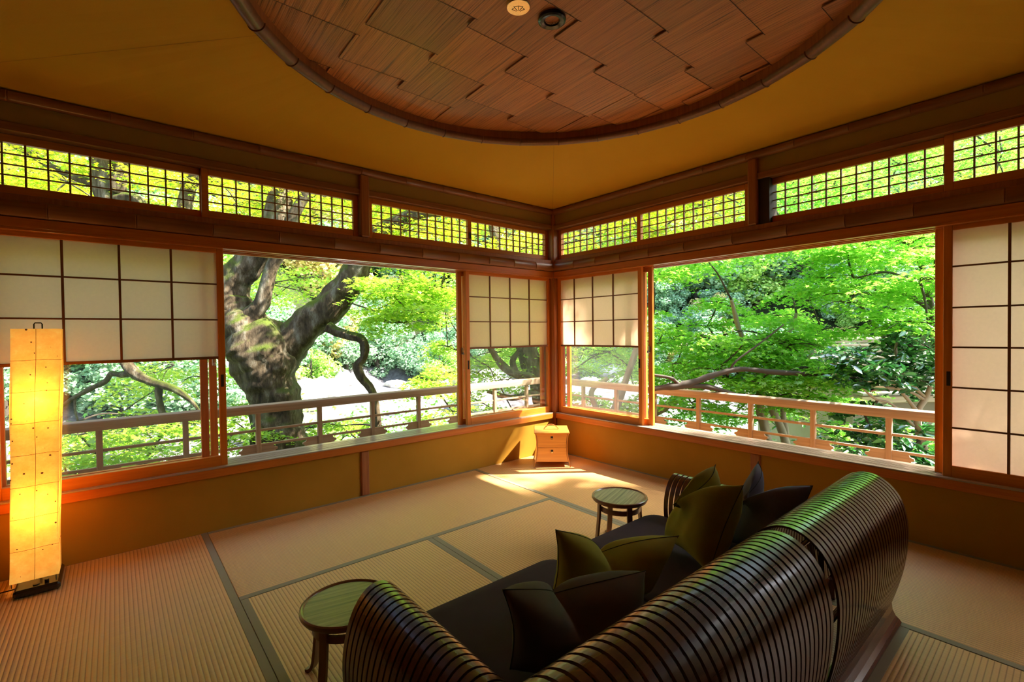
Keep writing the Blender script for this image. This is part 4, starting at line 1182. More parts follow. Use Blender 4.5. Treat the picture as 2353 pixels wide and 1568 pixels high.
 'pads_g': [(0.9,3.99,2.03,0.41,0.13,281,0.0,0.92),(0.3,2.53,1.72,0.36,0.11,225,0.0,2.67),(-0.58,1.82,1.64,0.39,0.12,255,0.0,4.07),(-0.25,1.57,2.01,0.41,0.13,290,0.0,5.71),(-0.53,2.37,2.12,0.37,0.12,236,0.0,4.5),(-0.15,2.05,2.05,0.38,0.12,249,0.0,4.76),(-1.0,6.66,2.15,0.45,0.16,295,0.0,5.57),(-0.41,5.46,2.24,0.53,0.19,419,0.0,1.39),(-1.35,6.9,1.82,0.43,0.15,273,0.0,3.24),(-1.13,6.34,1.76,0.4,0.14,240,0.0,2.97),(-0.98,6.37,1.92,0.47,0.17,325,0.0,0.99),(-0.95,6.76,2.41,0.45,0.16,303,0.0,6.24),(-1.39,5.24,2.02,0.5,0.18,368,0.0,5.16),(-0.8,4.57,1.79,0.41,0.15,247,0.0,0.61),(-0.26,2.49,1.63,0.43,0.09,428,0.06,1.91),(0.03,2.17,1.65,0.35,0.08,279,0.05,1.31),(-0.76,1.58,1.43,0.45,0.1,462,-0.17,2.48),(-0.39,2.31,1.32,0.45,0.1,450,-0.2,2.37),(-0.36,1.71,1.71,0.41,0.09,386,-0.2,6.23),(-0.23,1.72,1.73,0.38,0.08,335,-0.09,3.39),(-0.88,1.76,1.63,0.45,0.1,455,-0.12,1.26),(-0.01,2.26,1.71,0.43,0.09,420,0.02,2.08),(-0.99,1.89,1.75,0.35,0.07,274,0.08,2.68),(-0.38,2.18,1.5,0.47,0.1,509,-0.08,2.08),(-0.77,1.69,1.8,0.45,0.1,466,0.09,4.96),(-0.34,2.27,1.43,0.44,0.09,436,-0.15,4.81),(-0.59,2.84,1.49,0.42,0.09,405,0.01,5.25),(-0.8,2.21,1.33,0.37,0.08,309,-0.18,1.54),(-0.21,1.61,0.69,0.35,0.11,315,0.0,2.91),(-0.53,1.41,0.53,0.35,0.1,310,0.0,3.52),(0.35,2.51,0.98,0.36,0.11,329,0.0,3.78),(-0.38,1.65,0.6,0.35,0.1,308,0.0,3.6),(-0.09,2.24,0.04,0.35,0.07,206,0.0,1.13),(0.34,2.24,-0.4,0.39,0.07,255,0.0,4.63),(-0.65,3.54,-0.28,0.34,0.06,195,0.0,2.94),(-1.3,3.33,-0.05,0.37,0.07,226,0.0,1.66),(0.03,1.88,-0.13,0.41,0.08,279,0.0,4.33),(-0.3,2.21,-0.2,0.5,0.1,430,0.0,5.37),(-0.83,2.92,-0.08,0.49,0.09,405,0.0,3.3),(-1.03,2.29,-0.17,0.35,0.07,202,0.0,5.65),(-0.02,2.85,-0.27,0.39,0.07,254,0.0,0.44),(-1.39,3.18,-0.05,0.4,0.08,275,0.0,4.36),(-1.31,2.25,0.1,0.35,0.07,205,0.0,6.07),(-0.53,2.2,-0.22,0.47,0.09,377,0.0,4.69),(-1.05,1.58,-0.05,0.47,0.09,374,0.0,3.38),(-0.28,1.42,0.25,0.39,0.07,253,0.0,0.39),(-0.18,1.82,-0.19,0.4,0.08,266,0.0,0.29),(-1.69,2.8,-0.15,0.42,0.08,299,0.0,6.14),(-0.74,3.91,-0.51,0.37,0.07,231,0.0,2.22),(-1.95,4.31,0.08,0.46,0.1,344,0.0,3.97),(-2.42,2.54,-0.02,0.32,0.07,170,0.0,1.97),(-1.8,3.74,-0.32,0.32,0.07,175,0.0,5.89),(-2.23,2.84,0.34,0.35,0.07,204,0.0,1.23),(-2.2,3.96,0.11,0.42,0.09,299,0.0,4.16),(-2.03,2.68,0.06,0.35,0.07,203,0.0,4.19),(-2.37,2.6,0.09,0.45,0.1,341,0.0,3.32),(-3.16,3.69,0.26,0.37,0.09,233,0.0,5.04),(-3.78,4.7,-0.01,0.36,0.09,225,0.0,3.44),(-3.68,5.36,-0.7,0.33,0.08,185,0.0,4.71),(-3.37,3.52,-0.38,0.35,0.09,212,0.0,4.05),(-3.4,4.47,-0.35,0.4,0.1,283,0.0,5.31),(-2.91,4.61,-0.34,0.35,0.09,211,0.0,1.04),(-3.08,3.1,0.18,0.44,0.11,344,0.0,4.97),(-3.52,2.75,0.12,0.41,0.1,298,0.0,0.22),(-3.09,3.52,-0.27,0.46,0.11,369,0.0,0.95),(-3.8,3.68,-0.0,0.39,0.1,267,0.0,5.01),(-3.77,4.08,-0.41,0.41,0.1,289,0.0,1.49),(-3.58,2.22,0.33,0.37,0.09,239,0.0,3.3),(-3.48,2.28,0.14,0.45,0.11,356,0.0,1.6),(-3.69,4.87,-0.41,0.45,0.11,347,0.0,2.58),(-3.39,5.08,-0.05,0.33,0.08,186,0.0,4.78),(-2.62,2.76,0.23,0.44,0.11,337,0.0,1.51),(-2.75,2.67,0.26,0.37,0.09,236,0.0,0.48),(-3.11,6.29,0.32,0.44,0.17,310,0.0,1.59),(-2.67,5.14,0.76,0.47,0.19,357,0.0,2.12),(-2.42,3.83,0.64,0.38,0.15,240,0.0,0.37),(-2.8,6.3,0.46,0.41,0.17,279,0.0,2.91),(-2.83,5.06,0.47,0.45,0.18,321,0.0,2.18),(-3.02,4.66,0.66,0.35,0.14,202,0.0,2.94),(-2.82,6.65,0.58,0.43,0.17,298,0.0,1.28),(1.79,3.16,0.84,0.34,0.09,232,0.0,0.12),(1.16,2.74,0.62,0.42,0.11,355,0.0,1.69),(2.13,3.64,0.7,0.34,0.08,231,0.0,4.54),(1.7,2.07,0.94,0.34,0.09,236,0.0,5.54),(1.46,2.87,-0.09,0.3,0.07,175,0.0,1.5),(1.31,3.25,0.75,0.29,0.07,171,0.0,2.66),(1.97,3.05,0.75,0.33,0.08,212,0.0,4.18),(0.97,2.55,0.72,0.39,0.1,306,0.0,2.43),(1.61,2.05,0.68,0.34,0.08,228,0.0,0.26),(1.24,3.2,0.09,0.4,0.1,328,0.0,1.87),(1.3,2.05,-0.17,0.39,0.1,300,0.0,6.0),(2.16,2.65,0.61,0.3,0.08,181,0.0,2.46),(0.95,2.71,0.48,0.36,0.09,259,0.0,1.0),(1.01,2.15,0.4,0.38,0.1,295,0.0,0.58),(0.94,2.16,0.47,0.37,0.09,277,0.0,3.47),(1.63,2.35,0.93,0.34,0.09,232,0.0,2.54)],
}
FOL['leaning'] = {
 'limbs': [
  [(1.87,1.66,-1.18,0.2505),(1.81,1.73,-0.39,0.2242),(1.7,1.83,0.08,0.1978),(1.6,1.92,0.47,0.178),(1.49,2.02,0.8,0.1582),(1.39,2.11,1.14,0.1451),(1.27,2.22,1.6,0.1187),(1.18,2.31,2.26,0.0923),(1.1,2.4,2.92,0.0659)],
  [(1.57,1.68,0.2,0.0769),(1.38,1.85,0.48,0.0705),(1.22,1.98,0.55,0.0641),(1.07,2.1,0.66,0.0577),(0.97,2.2,0.83,0.0449),(0.89,2.27,1.01,0.0385)],
  [(1.2,2.0,0.55,0.0513),(1.17,2.03,0.75,0.0449),(1.23,1.98,0.89,0.0321),(1.28,1.94,1.01,0.0256)],
  [(1.56,1.69,0.27,0.0513),(1.34,1.88,0.27,0.0513),(1.19,2.0,0.21,0.0449),(1.07,2.1,0.23,0.0385),(0.87,2.27,0.31,0.0256)],
 ],
 'pads_g': [(1.57,3.14,1.66,0.49,0.16,370,0.0,1.59),(1.9,3.74,1.95,0.51,0.16,400,0.0,4.2),(1.91,2.94,1.7,0.59,0.19,530,0.0,3.62),(3.65,1.5,1.22,0.52,0.17,417,0.0,2.61),(2.49,3.2,1.16,0.48,0.15,344,0.0,0.24),(1.37,2.51,1.61,0.47,0.15,338,0.0,0.94),(2.02,3.04,2.08,0.45,0.14,303,0.0,3.42),(2.2,2.35,2.01,0.53,0.17,427,0.0,3.92),(3.33,2.74,1.15,0.47,0.15,331,0.0,5.57),(2.31,2.82,1.33,0.54,0.17,438,0.0,5.18),(1.67,2.77,1.47,0.51,0.16,399,0.0,1.79),(2.53,1.33,1.54,0.45,0.14,307,0.0,1.12),(2.05,0.97,0.88,0.37,0.11,225,0.0,4.43),(3.0,2.39,0.64,0.45,0.13,324,0.0,5.44),(2.72,1.01,0.89,0.45,0.13,331,0.0,2.46),(3.49,1.8,0.75,0.42,0.12,285,0.0,4.77),(3.32,1.48,0.47,0.44,0.13,309,0.0,3.91),(2.42,0.85,0.57,0.43,0.12,298,0.0,1.45),(2.73,2.03,0.89,0.53,0.15,456,0.0,0.84),(3.3,1.7,0.67,0.43,0.12,303,0.0,6.21),(1.77,1.37,0.62,0.37,0.11,220,0.0,4.59),(2.32,0.57,0.23,0.27,0.06,144,0.0,3.03),(2.3,1.38,0.03,0.37,0.08,283,0.0,2.46),(2.69,1.35,-0.31,0.32,0.07,200,0.0,3.43),(2.26,1.64,0.14,0.3,0.06,178,0.0,0.76),(1.92,0.73,0.16,0.33,0.07,216,0.0,1.63),(2.11,1.7,0.17,0.3,0.06,187,0.0,1.15),(1.77,0.8,-0.24,0.38,0.08,289,0.0,2.6),(1.87,0.48,0.13,0.34,0.07,228,0.0,3.91),(2.27,1.5,-0.38,0.4,0.08,315,0.0,5.24)],
 'pads_y': [(2.93,-0.05,3.19,0.48,0.19,421,0.0,0.47),(2.95,1.25,2.85,0.55,0.22,566,0.0,1.32),(5.34,0.3,3.95,0.62,0.25,707,0.0,4.62),(4.64,2.28,3.19,0.61,0.24,686,0.0,0.63),(5.97,0.6,3.62,0.5,0.2,453,0.0,0.15),(3.79,0.94,3.54,0.52,0.21,502,0.0,5.09),(3.1,1.34,3.02,0.5,0.2,465,0.0,2.02),(3.44,2.89,3.8,0.49,0.19,438,0.0,3.43),(3.1,0.18,3.28,0.47,0.19,411,0.0,2.71),(2.3,2.25,3.24,0.51,0.2,482,0.0,5.98),(2.58,1.61,2.71,0.61,0.24,679,0.0,6.2),(2.85,0.91,2.54,0.53,0.21,519,0.0,1.12),(4.59,2.89,3.48,0.51,0.2,483,0.0,2.24),(5.83,0.39,3.9,0.52,0.21,506,0.0,1.33),(5.43,1.75,3.07,0.58,0.23,619,0.0,3.57),(3.35,2.71,3.05,0.54,0.22,539,0.0,2.63),(3.92,1.83,3.78,0.57,0.23,593,0.0,0.2),(4.6,1.22,3.47,0.57,0.23,603,0.0,0.95),(4.58,1.9,2.85,0.51,0.2,479,0.0,6.21),(2.5,0.76,2.58,0.66,0.26,801,0.0,1.47),(6.46,1.27,3.48,0.62,0.25,717,0.0,3.21),(6.74,0.74,4.29,0.6,0.24,658,0.0,5.07),(4.94,2.21,3.61,0.48,0.19,432,0.0,4.04),(3.49,3.06,3.53,0.55,0.22,555,0.0,5.02),(5.1,0.58,2.99,0.64,0.26,756,0.0,0.95),(2.16,0.64,3.29,0.52,0.21,493,0.0,5.24),(2.56,1.97,3.61,0.63,0.25,727,0.0,5.66),(1.93,1.62,2.51,0.58,0.23,619,0.0,4.57),(2.88,1.89,3.06,0.44,0.18,363,0.0,1.98),(4.65,1.23,3.7,0.59,0.24,650,0.0,0.8),(3.21,0.19,2.99,0.47,0.19,401,0.0,3.83),(5.03,2.76,4.26,0.59,0.24,649,0.0,2.26),(2.35,0.99,3.09,0.58,0.23,620,0.0,5.15),(3.69,1.57,3.38,0.65,0.26,775,0.0,4.42)],
}
FOL['stems'] = {
 'limbs': [
  [(1.03,0.3,-0.36,0.0615),(1.06,0.27,-0.05,0.0564),(1.13,0.22,0.13,0.0513),(1.2,0.17,0.31,0.0462),(1.26,0.12,0.51,0.041),(1.33,0.06,0.77,0.0359),(1.42,-0.0,1.07,0.0308)],
  [(1.12,0.22,-0.36,0.0615),(1.23,0.13,-0.05,0.0615),(1.4,-0.01,0.12,0.0564),(1.6,-0.17,0.25,0.0462),(1.84,-0.37,0.43,0.041),(2.08,-0.56,0.55,0.0359)],
  [(1.02,0.31,-0.31,0.0462),(0.97,0.35,-0.05,0.041),(1.02,0.32,0.21,0.0359),(0.97,0.36,0.46,0.0308),(1.12,0.24,0.62,0.0256)],
  [(2.16,-1.17,-0.27,0.0524),(2.12,-1.14,-0.03,0.0476),(2.09,-1.11,0.18,0.0476),(2.07,-1.08,0.37,0.0429),(2.09,-1.09,0.59,0.0333),(2.03,-1.03,0.87,0.0286),(1.92,-0.94,1.16,0.0238),(1.86,-0.88,1.5,0.019)],
  [(2.3,-1.29,-0.27,0.0476),(2.28,-1.27,-0.08,0.0476),(2.24,-1.23,0.11,0.0429),(2.18,-1.18,0.28,0.0429),(2.16,-1.16,0.42,0.0381),(2.22,-1.2,0.63,0.0333),(2.28,-1.25,0.96,0.0238),(2.4,-1.34,1.34,0.019)],
  [(2.29,-1.27,0.01,0.0381),(2.27,-1.25,0.25,0.0333),(2.31,-1.28,0.44,0.0286),(2.42,-1.37,0.63,0.0238),(2.54,-1.46,0.96,0.019)],
 ],
 'pads_g': [(1.67,-0.54,1.1,0.41,0.09,396,-0.22,5.37),(4.12,-0.39,1.31,0.34,0.08,273,-0.02,3.78),(1.98,-0.8,0.54,0.39,0.09,348,-0.05,1.54),(3.06,-1.24,1.59,0.34,0.07,263,0.02,5.34),(1.7,-1.2,1.14,0.42,0.09,402,-0.31,2.28),(2.84,-0.23,0.83,0.34,0.08,263,0.05,5.96),(1.77,-0.01,1.01,0.34,0.08,267,-0.14,1.98),(4.2,-0.35,1.01,0.43,0.1,425,0.1,2.48),(3.75,-0.88,0.94,0.43,0.1,431,-0.32,2.9),(1.74,-0.84,0.99,0.43,0.1,429,-0.26,2.32),(2.37,0.01,0.97,0.39,0.09,360,-0.24,5.09),(1.94,-1.34,0.83,0.36,0.08,292,-0.34,5.4),(1.95,-1.68,0.69,0.34,0.08,265,-0.11,3.35),(1.51,-0.37,0.79,0.36,0.08,301,-0.29,3.57),(2.85,-1.09,1.6,0.3,0.07,202,-0.25,2.84),(3.66,-0.29,1.3,0.3,0.07,212,0.03,0.97),(3.13,-1.36,1.16,0.38,0.08,327,0.04,6.05),(2.6,0.19,0.66,0.39,0.09,353,-0.28,3.34),(1.41,-0.26,1.8,0.43,0.09,422,-0.06,5.32),(1.57,-0.33,0.59,0.36,0.08,297,-0.06,5.57),(3.37,-1.24,1.09,0.42,0.09,404,-0.17,1.88),(2.41,-0.67,1.44,0.35,0.08,288,-0.33,5.25),(2.01,0.06,1.18,0.35,0.08,276,-0.25,0.62),(2.38,-0.46,1.52,0.32,0.07,238,-0.01,3.06),(2.88,0.76,1.42,0.29,0.06,193,-0.08,6.03),(2.07,-0.6,1.07,0.33,0.07,254,-0.08,3.7),(2.36,-0.34,1.22,0.4,0.09,363,-0.33,0.58),(4.15,-0.67,1.35,0.35,0.08,277,-0.22,4.27),(2.7,0.43,0.34,0.34,0.07,260,-0.21,5.15),(1.85,-1.47,1.01,0.4,0.09,366,-0.33,3.92),(3.07,-0.53,0.48,0.29,0.06,196,0.07,4.73),(3.53,-0.76,1.35,0.43,0.1,427,0.06,0.47),(3.81,-0.75,1.32,0.34,0.08,271,-0.15,2.74),(2.37,0.15,0.65,0.37,0.08,311,-0.3,0.74),(1.92,-0.41,0.27,0.41,0.07,309,0.0,5.49),(2.2,-0.9,0.54,0.34,0.06,217,0.0,5.83),(1.25,-0.77,0.43,0.34,0.06,212,0.0,3.27),(2.82,-0.41,0.06,0.34,0.06,213,0.0,3.02),(3.68,-1.49,0.26,0.32,0.05,191,0.0,4.59),(1.64,-1.34,0.49,0.41,0.07,306,0.0,4.5),(2.36,-0.73,0.12,0.43,0.07,340,0.0,2.86),(2.85,-0.65,0.33,0.3,0.05,169,0.0,5.32),(1.65,-0.11,0.08,0.37,0.06,249,0.0,0.95),(3.86,-1.38,-0.09,0.3,0.05,168,0.0,1.37),(2.03,-0.32,0.17,0.31,0.05,172,0.0,3.66),(3.5,-1.37,-0.15,0.34,0.06,214,0.0,4.51),(2.26,-1.4,0.44,0.29,0.05,156,0.0,1.59),(1.33,-0.92,0.49,0.36,0.06,237,0.0,1.79),(2.65,-0.19,0.1,0.31,0.05,179,0.0,5.37),(3.04,-0.87,0.11,0.36,0.06,246,0.0,5.77),(1.92,-1.61,0.49,0.42,0.07,331,0.0,4.94),(1.75,-0.24,2.01,0.55,0.13,512,0.0,3.18),(1.73,-0.62,2.0,0.59,0.14,598,0.0,5.91),(3.22,0.06,2.37,0.42,0.1,303,0.0,0.75),(3.47,-0.23,2.24,0.41,0.1,292,0.0,0.43),(2.77,0.67,2.16,0.54,0.13,496,0.0,4.93),(2.31,-0.25,2.23,0.44,0.1,328,0.0,2.22),(2.66,-0.03,2.24,0.48,0.12,402,0.0,0.49),(3.2,0.28,2.16,0.51,0.12,451,0.0,1.89),(2.98,0.36,2.07,0.6,0.14,609,0.0,5.81)],
}
FOL['spreading'] = {
 'limbs': [
  [(2.95,-2.62,-0.51,0.0632),(2.91,-2.57,0.12,0.059),(2.86,-2.52,0.63,0.0505),(2.77,-2.44,1.01,0.0421),(2.75,-2.41,1.2,0.0379),(2.74,-2.4,1.37,0.0337),(2.71,-2.37,1.58,0.0295),(2.68,-2.35,1.73,0.0253),(2.66,-2.33,1.82,0.0211),(2.59,-2.27,1.98,0.0168)],
  [(2.74,-2.4,1.34,0.0253),(2.65,-2.32,1.43,0.0253),(2.52,-2.22,1.51,0.0211),(2.36,-2.08,1.53,0.0168),(2.16,-1.92,1.57,0.0126),(1.97,-1.76,1.61,0.0084)],
  [(2.66,-2.33,1.81,0.0168),(2.74,-2.39,1.89,0.0168),(2.84,-2.47,1.98,0.0126)],
  [(2.75,-2.42,1.2,0.0253),(2.61,-2.3,1.01,0.0211),(2.49,-2.21,0.95,0.0211),(2.41,-2.14,1.02,0.0168),(2.35,-2.08,1.14,0.0168),(2.26,-2.0,1.29,0.0168),(2.21,-1.96,1.4,0.0126),(2.13,-1.89,1.44,0.0084)],
  [(2.71,-2.37,1.54,0.0168),(2.55,-2.24,1.65,0.0126),(2.39,-2.11,1.71,0.0126),(2.17,-1.92,1.65,0.0084)],
  [(2.38,-2.64,0.6,0.0346),(2.08,-2.39,0.76,0.0269),(1.73,-2.09,0.73,0.0231),(1.38,-1.8,0.77,0.0231),(1.14,-1.6,0.79,0.0231),(0.91,-1.4,0.82,0.0231),(0.73,-1.25,0.77,0.0269),(0.61,-1.16,0.72,0.0308),(0.49,-1.06,0.68,0.0346),(0.4,-0.98,0.67,0.0269),(0.28,-0.88,0.65,0.0192)],
  [(0.49,-1.06,0.68,0.0231),(0.67,-1.21,0.67,0.0231),(0.81,-1.33,0.62,0.0192),(0.96,-1.45,0.56,0.0154)],
  [(0.49,-1.06,0.69,0.0192),(0.43,-1.01,0.75,0.0154),(0.31,-0.91,0.78,0.0115)],
  [(0.82,-1.33,0.77,0.0115),(0.88,-1.38,0.89,0.0096),(1.03,-1.5,1.03,0.0077),(1.21,-1.65,1.21,0.0062)],
 ],
 'pads_g': [(1.73,-2.54,1.2,0.45,0.11,456,-0.12,4.31),(4.33,-1.85,1.65,0.38,0.09,320,-0.14,6.03),(3.5,-1.34,2.3,0.53,0.13,643,-0.29,0.2),(3.28,-2.27,1.48,0.46,0.11,489,-0.07,5.07),(3.26,-1.38,2.32,0.54,0.13,651,-0.05,2.56),(2.76,-1.81,1.61,0.42,0.1,401,-0.1,2.86),(1.91,-1.94,1.97,0.45,0.11,452,-0.06,2.09),(1.97,-1.98,1.48,0.45,0.11,468,-0.22,5.51),(2.05,-1.91,1.91,0.42,0.1,399,-0.08,4.23),(1.86,-2.47,1.55,0.5,0.12,562,-0.23,1.37),(2.43,-2.04,1.16,0.42,0.1,408,-0.03,6.22),(3.66,-1.73,2.22,0.5,0.12,569,-0.2,4.96),(3.07,-1.86,1.96,0.49,0.12,553,-0.16,5.14),(2.12,-1.73,1.67,0.37,0.09,313,-0.03,0.9),(2.83,-2.46,1.21,0.53,0.13,632,-0.26,4.49),(2.17,-2.54,1.87,0.48,0.12,527,-0.04,4.56),(2.93,-2.43,1.7,0.38,0.09,330,-0.22,5.9),(2.08,-1.8,1.98,0.37,0.09,309,-0.21,1.15),(2.66,-1.69,1.68,0.46,0.11,485,-0.07,3.31),(2.45,-2.5,2.01,0.37,0.09,317,-0.21,4.78),(2.23,-2.51,1.6,0.42,0.1,399,-0.13,1.85),(3.05,-2.27,1.17,0.47,0.11,498,-0.05,2.92),(4.22,-2.28,2.34,0.43,0.11,424,-0.28,1.02),(1.77,-1.98,1.4,0.36,0.09,300,-0.23,5.02),(2.8,-2.04,1.52,0.39,0.1,350,-0.3,1.91),(3.21,-0.89,2.57,0.47,0.12,413,0.0,3.92),(4.42,-1.03,2.64,0.52,0.13,490,0.0,3.39),(4.77,-1.22,2.67,0.45,0.12,367,0.0,5.36),(4.21,-2.08,2.55,0.6,0.16,655,0.0,1.07),(4.2,-1.83,2.55,0.43,0.11,342,0.0,1.78),(2.55,-1.23,2.14,0.51,0.13,482,0.0,5.79),(2.11,-1.99,2.14,0.5,0.13,458,0.0,3.61),(2.52,-2.04,2.14,0.5,0.13,459,0.0,4.03),(4.13,-2.23,2.43,0.42,0.11,319,0.0,1.47),(3.3,-2.16,2.01,0.58,0.15,620,0.0,2.68),(3.64,-1.68,2.02,0.5,0.13,453,0.0,5.28),(2.68,-1.83,2.27,0.44,0.12,361,0.0,5.05),(4.94,-2.12,2.1,0.56,0.15,575,0.0,5.08),(5.07,-1.8,2.73,0.46,0.12,390,0.0,5.77),(2.44,-1.14,2.25,0.56,0.15,573,0.0,5.72),(2.82,-2.38,2.02,0.53,0.14,523,0.0,6.17),(1.76,-1.51,0.65,0.36,0.07,289,-0.01,0.37),(2.14,-1.53,0.76,0.48,0.09,528,-0.07,5.92),(1.76,-1.37,0.77,0.42,0.08,405,-0.17,1.71),(1.69,-0.92,0.65,0.38,0.07,335,0.08,3.89),(1.53,-1.84,0.81,0.38,0.07,332,-0.09,3.06),(1.78,-0.92,0.91,0.44,0.08,445,-0.13,2.55),(1.64,-0.79,0.95,0.36,0.07,288,-0.13,4.31),(1.8,-1.5,0.91,0.49,0.09,552,0.06,1.58),(1.38,-1.36,0.66,0.37,0.07,306,0.01,0.36),(1.96,-1.4,1.05,0.44,0.08,448,-0.02,2.87),(1.77,-1.76,0.74,0.43,0.08,428,-0.17,6.18),(1.32,-0.98,0.77,0.41,0.08,383,-0.15,2.74),(1.43,-1.22,1.06,0.41,0.08,372,-0.18,4.85),(1.8,-1.06,0.95,0.41,0.08,385,-0.15,5.64),(1.66,-1.82,0.79,0.45,0.09,456,-0.0,1.86),(1.78,-1.46,0.67,0.45,0.09,455,-0.13,4.1),(2.77,-1.99,-0.05,0.36,0.07,255,0.0,4.47),(3.02,-1.79,0.08,0.27,0.05,147,0.0,1.39),(2.27,-2.21,-0.04,0.35,0.07,244,0.0,3.66),(2.87,-2.35,-0.04,0.31,0.06,193,0.0,4.78),(2.57,-2.35,0.14,0.32,0.06,210,0.0,3.42),(8.78,-2.79,4.62,0.56,0.12,345,0.0,5.97),(4.98,-0.96,3.47,0.6,0.13,398,0.0,3.93),(5.57,-2.71,2.98,0.67,0.15,503,0.0,0.91),(6.05,-1.84,3.64,0.72,0.16,572,0.0,5.99),(3.04,-1.72,2.63,0.55,0.12,338,0.0,4.33),(5.31,-2.56,3.39,0.57,0.12,355,0.0,0.15),(3.45,-1.67,2.85,0.55,0.12,341,0.0,5.86),(3.01,-1.45,3.46,0.5,0.11,278,0.0,4.64),(5.73,-0.7,3.83,0.49,0.11,263,0.0,5.4),(5.55,-0.54,3.43,0.56,0.12,349,0.0,1.37),(5.19,-1.58,3.77,0.67,0.15,506,0.0,3.83),(5.45,-2.94,3.54,0.63,0.14,439,0.0,6.06),(4.73,-1.25,3.55,0.68,0.15,511,0.0,4.25),(5.46,-0.41,4.11,0.53,0.12,314,0.0,5.48),(3.46,-1.25,3.38,0.65,0.14,472,0.0,4.37),(4.36,-0.37,3.01,0.62,0.13,427,0.0,0.28),(5.56,-1.08,2.79,0.69,0.15,524,0.0,0.64),(5.3,-0.48,4.21,0.65,0.14,465,0.0,2.94),(4.22,-1.22,3.25,0.57,0.12,356,0.0,1.83),(3.94,-1.21,4.04,0.62,0.13,429,0.0,0.71),(6.72,-2.49,3.59,0.55,0.12,342,0.0,4.74),(6.96,-1.76,3.48,0.6,0.13,400,0.0,2.45),(5.72,-1.57,3.63,0.61,0.13,410,0.0,5.61),(3.79,-1.14,4.01,0.49,0.11,264,0.0,3.9),(6.63,-0.53,4.69,0.68,0.15,514,0.0,4.34),(5.76,-2.29,3.46,0.61,0.13,417,0.0,6.23),(4.38,-2.84,2.5,0.54,0.12,323,0.0,3.41),(7.46,-1.27,4.42,0.6,0.13,405,0.0,0.47),(5.03,-2.97,3.71,0.57,0.12,365,0.0,0.69),(5.4,-1.81,2.71,0.66,0.14,488,0.0,3.66),(6.33,-0.13,4.17,0.64,0.14,457,0.0,2.81),(6.1,-1.63,3.93,0.63,0.14,443,0.0,1.38),(3.77,-2.32,3.32,0.66,0.14,488,0.0,6.02),(6.47,-1.61,4.46,0.54,0.12,327,0.0,4.55),(3.8,-2.55,3.46,0.67,0.15,500,0.0,1.27),(3.98,-0.39,4.1,0.71,0.15,560,0.0,1.63),(7.37,-2.38,4.29,0.63,0.14,437,0.0,0.27),(7.44,-1.46,4.21,0.54,0.12,324,0.0,1.16),(4.21,-1.84,2.49,0.55,0.12,332,0.0,4.24),(3.07,-0.87,3.66,0.55,0.12,335,0.0,4.4),(7.82,-2.82,3.37,0.57,0.12,363,0.0,3.1),(3.67,-0.62,3.41,0.61,0.13,409,0.0,0.18),(6.07,-2.9,3.48,0.52,0.11,295,0.0,5.74),(4.55,-0.74,3.55,0.66,0.14,489,0.0,1.5),(2.67,-1.39,2.68,0.69,0.15,525,0.0,1.19),(6.04,-1.38,3.06,0.66,0.14,482,0.0,4.54),(2.63,-1.0,2.63,0.52,0.11,299,0.0,0.18),(4.37,-2.76,3.12,0.49,0.11,268,0.0,3.78),(4.62,-2.82,3.62,0.55,0.12,334,0.0,0.7),(3.11,-1.28,2.9,0.52,0.11,300,0.0,2.36),(4.49,-0.65,3.45,0.57,0.12,364,0.0,0.25),(5.06,-2.02,3.79,0.48,0.1,258,0.0,3.69),(7.37,-0.79,4.05,0.51,0.11,290,0.0,4.45),(7.13,-0.77,3.65,0.49,0.11,266,0.0,1.84),(7.44,-2.13,3.24,0.7,0.15,547,0.0,2.47),(4.45,-2.7,2.64,0.72,0.15,568,0.0,5.44),(7.34,-0.67,3.93,0.7,0.15,537,0.0,5.59),(8.05,-2.87,3.08,0.71,0.15,560,0.0,2.54)],
 'pads_y': [(5.96,1.14,3.96,0.49,0.16,204,0.0,1.76),(3.81,0.62,3.11,0.59,0.2,287,0.0,6.2),(5.12,1.5,3.69,0.53,0.18,230,0.0,1.25),(3.62,0.03,3.13,0.48,0.16,192,0.0,2.06),(4.98,1.39,3.14,0.5,0.17,204,0.0,1.46),(6.01,1.39,3.51,0.7,0.23,413,0.0,2.0),(5.52,1.36,3.78,0.59,0.2,291,0.0,0.95),(4.58,0.02,2.85,0.63,0.21,328,0.0,0.22),(8.9,-0.53,5.31,0.62,0.15,317,0.0,6.08),(4.34,-0.36,4.32,0.59,0.15,290,0.0,4.29),(7.62,-1.37,3.29,0.51,0.13,214,0.0,0.16),(5.47,-0.64,4.66,0.5,0.12,204,0.0,0.8),(7.68,-1.57,3.32,0.51,0.13,215,0.0,4.58),(10.12,-2.36,4.17,0.69,0.17,393,0.0,6.12),(7.85,-0.2,3.76,0.59,0.15,292,0.0,2.99),(7.18,-0.28,4.01,0.6,0.15,302,0.0,0.83),(11.11,-1.04,4.37,0.67,0.17,374,0.0,2.86),(7.57,-1.22,3.42,0.7,0.18,409,0.0,2.5),(10.54,-0.51,5.28,0.49,0.12,201,0.0,0.5),(6.94,-1.94,4.38,0.58,0.15,281,0.0,4.8),(7.22,-1.04,4.47,0.69,0.17,400,0.0,0.07),(7.54,-2.55,3.72,0.51,0.13,219,0.0,4.7)],
}
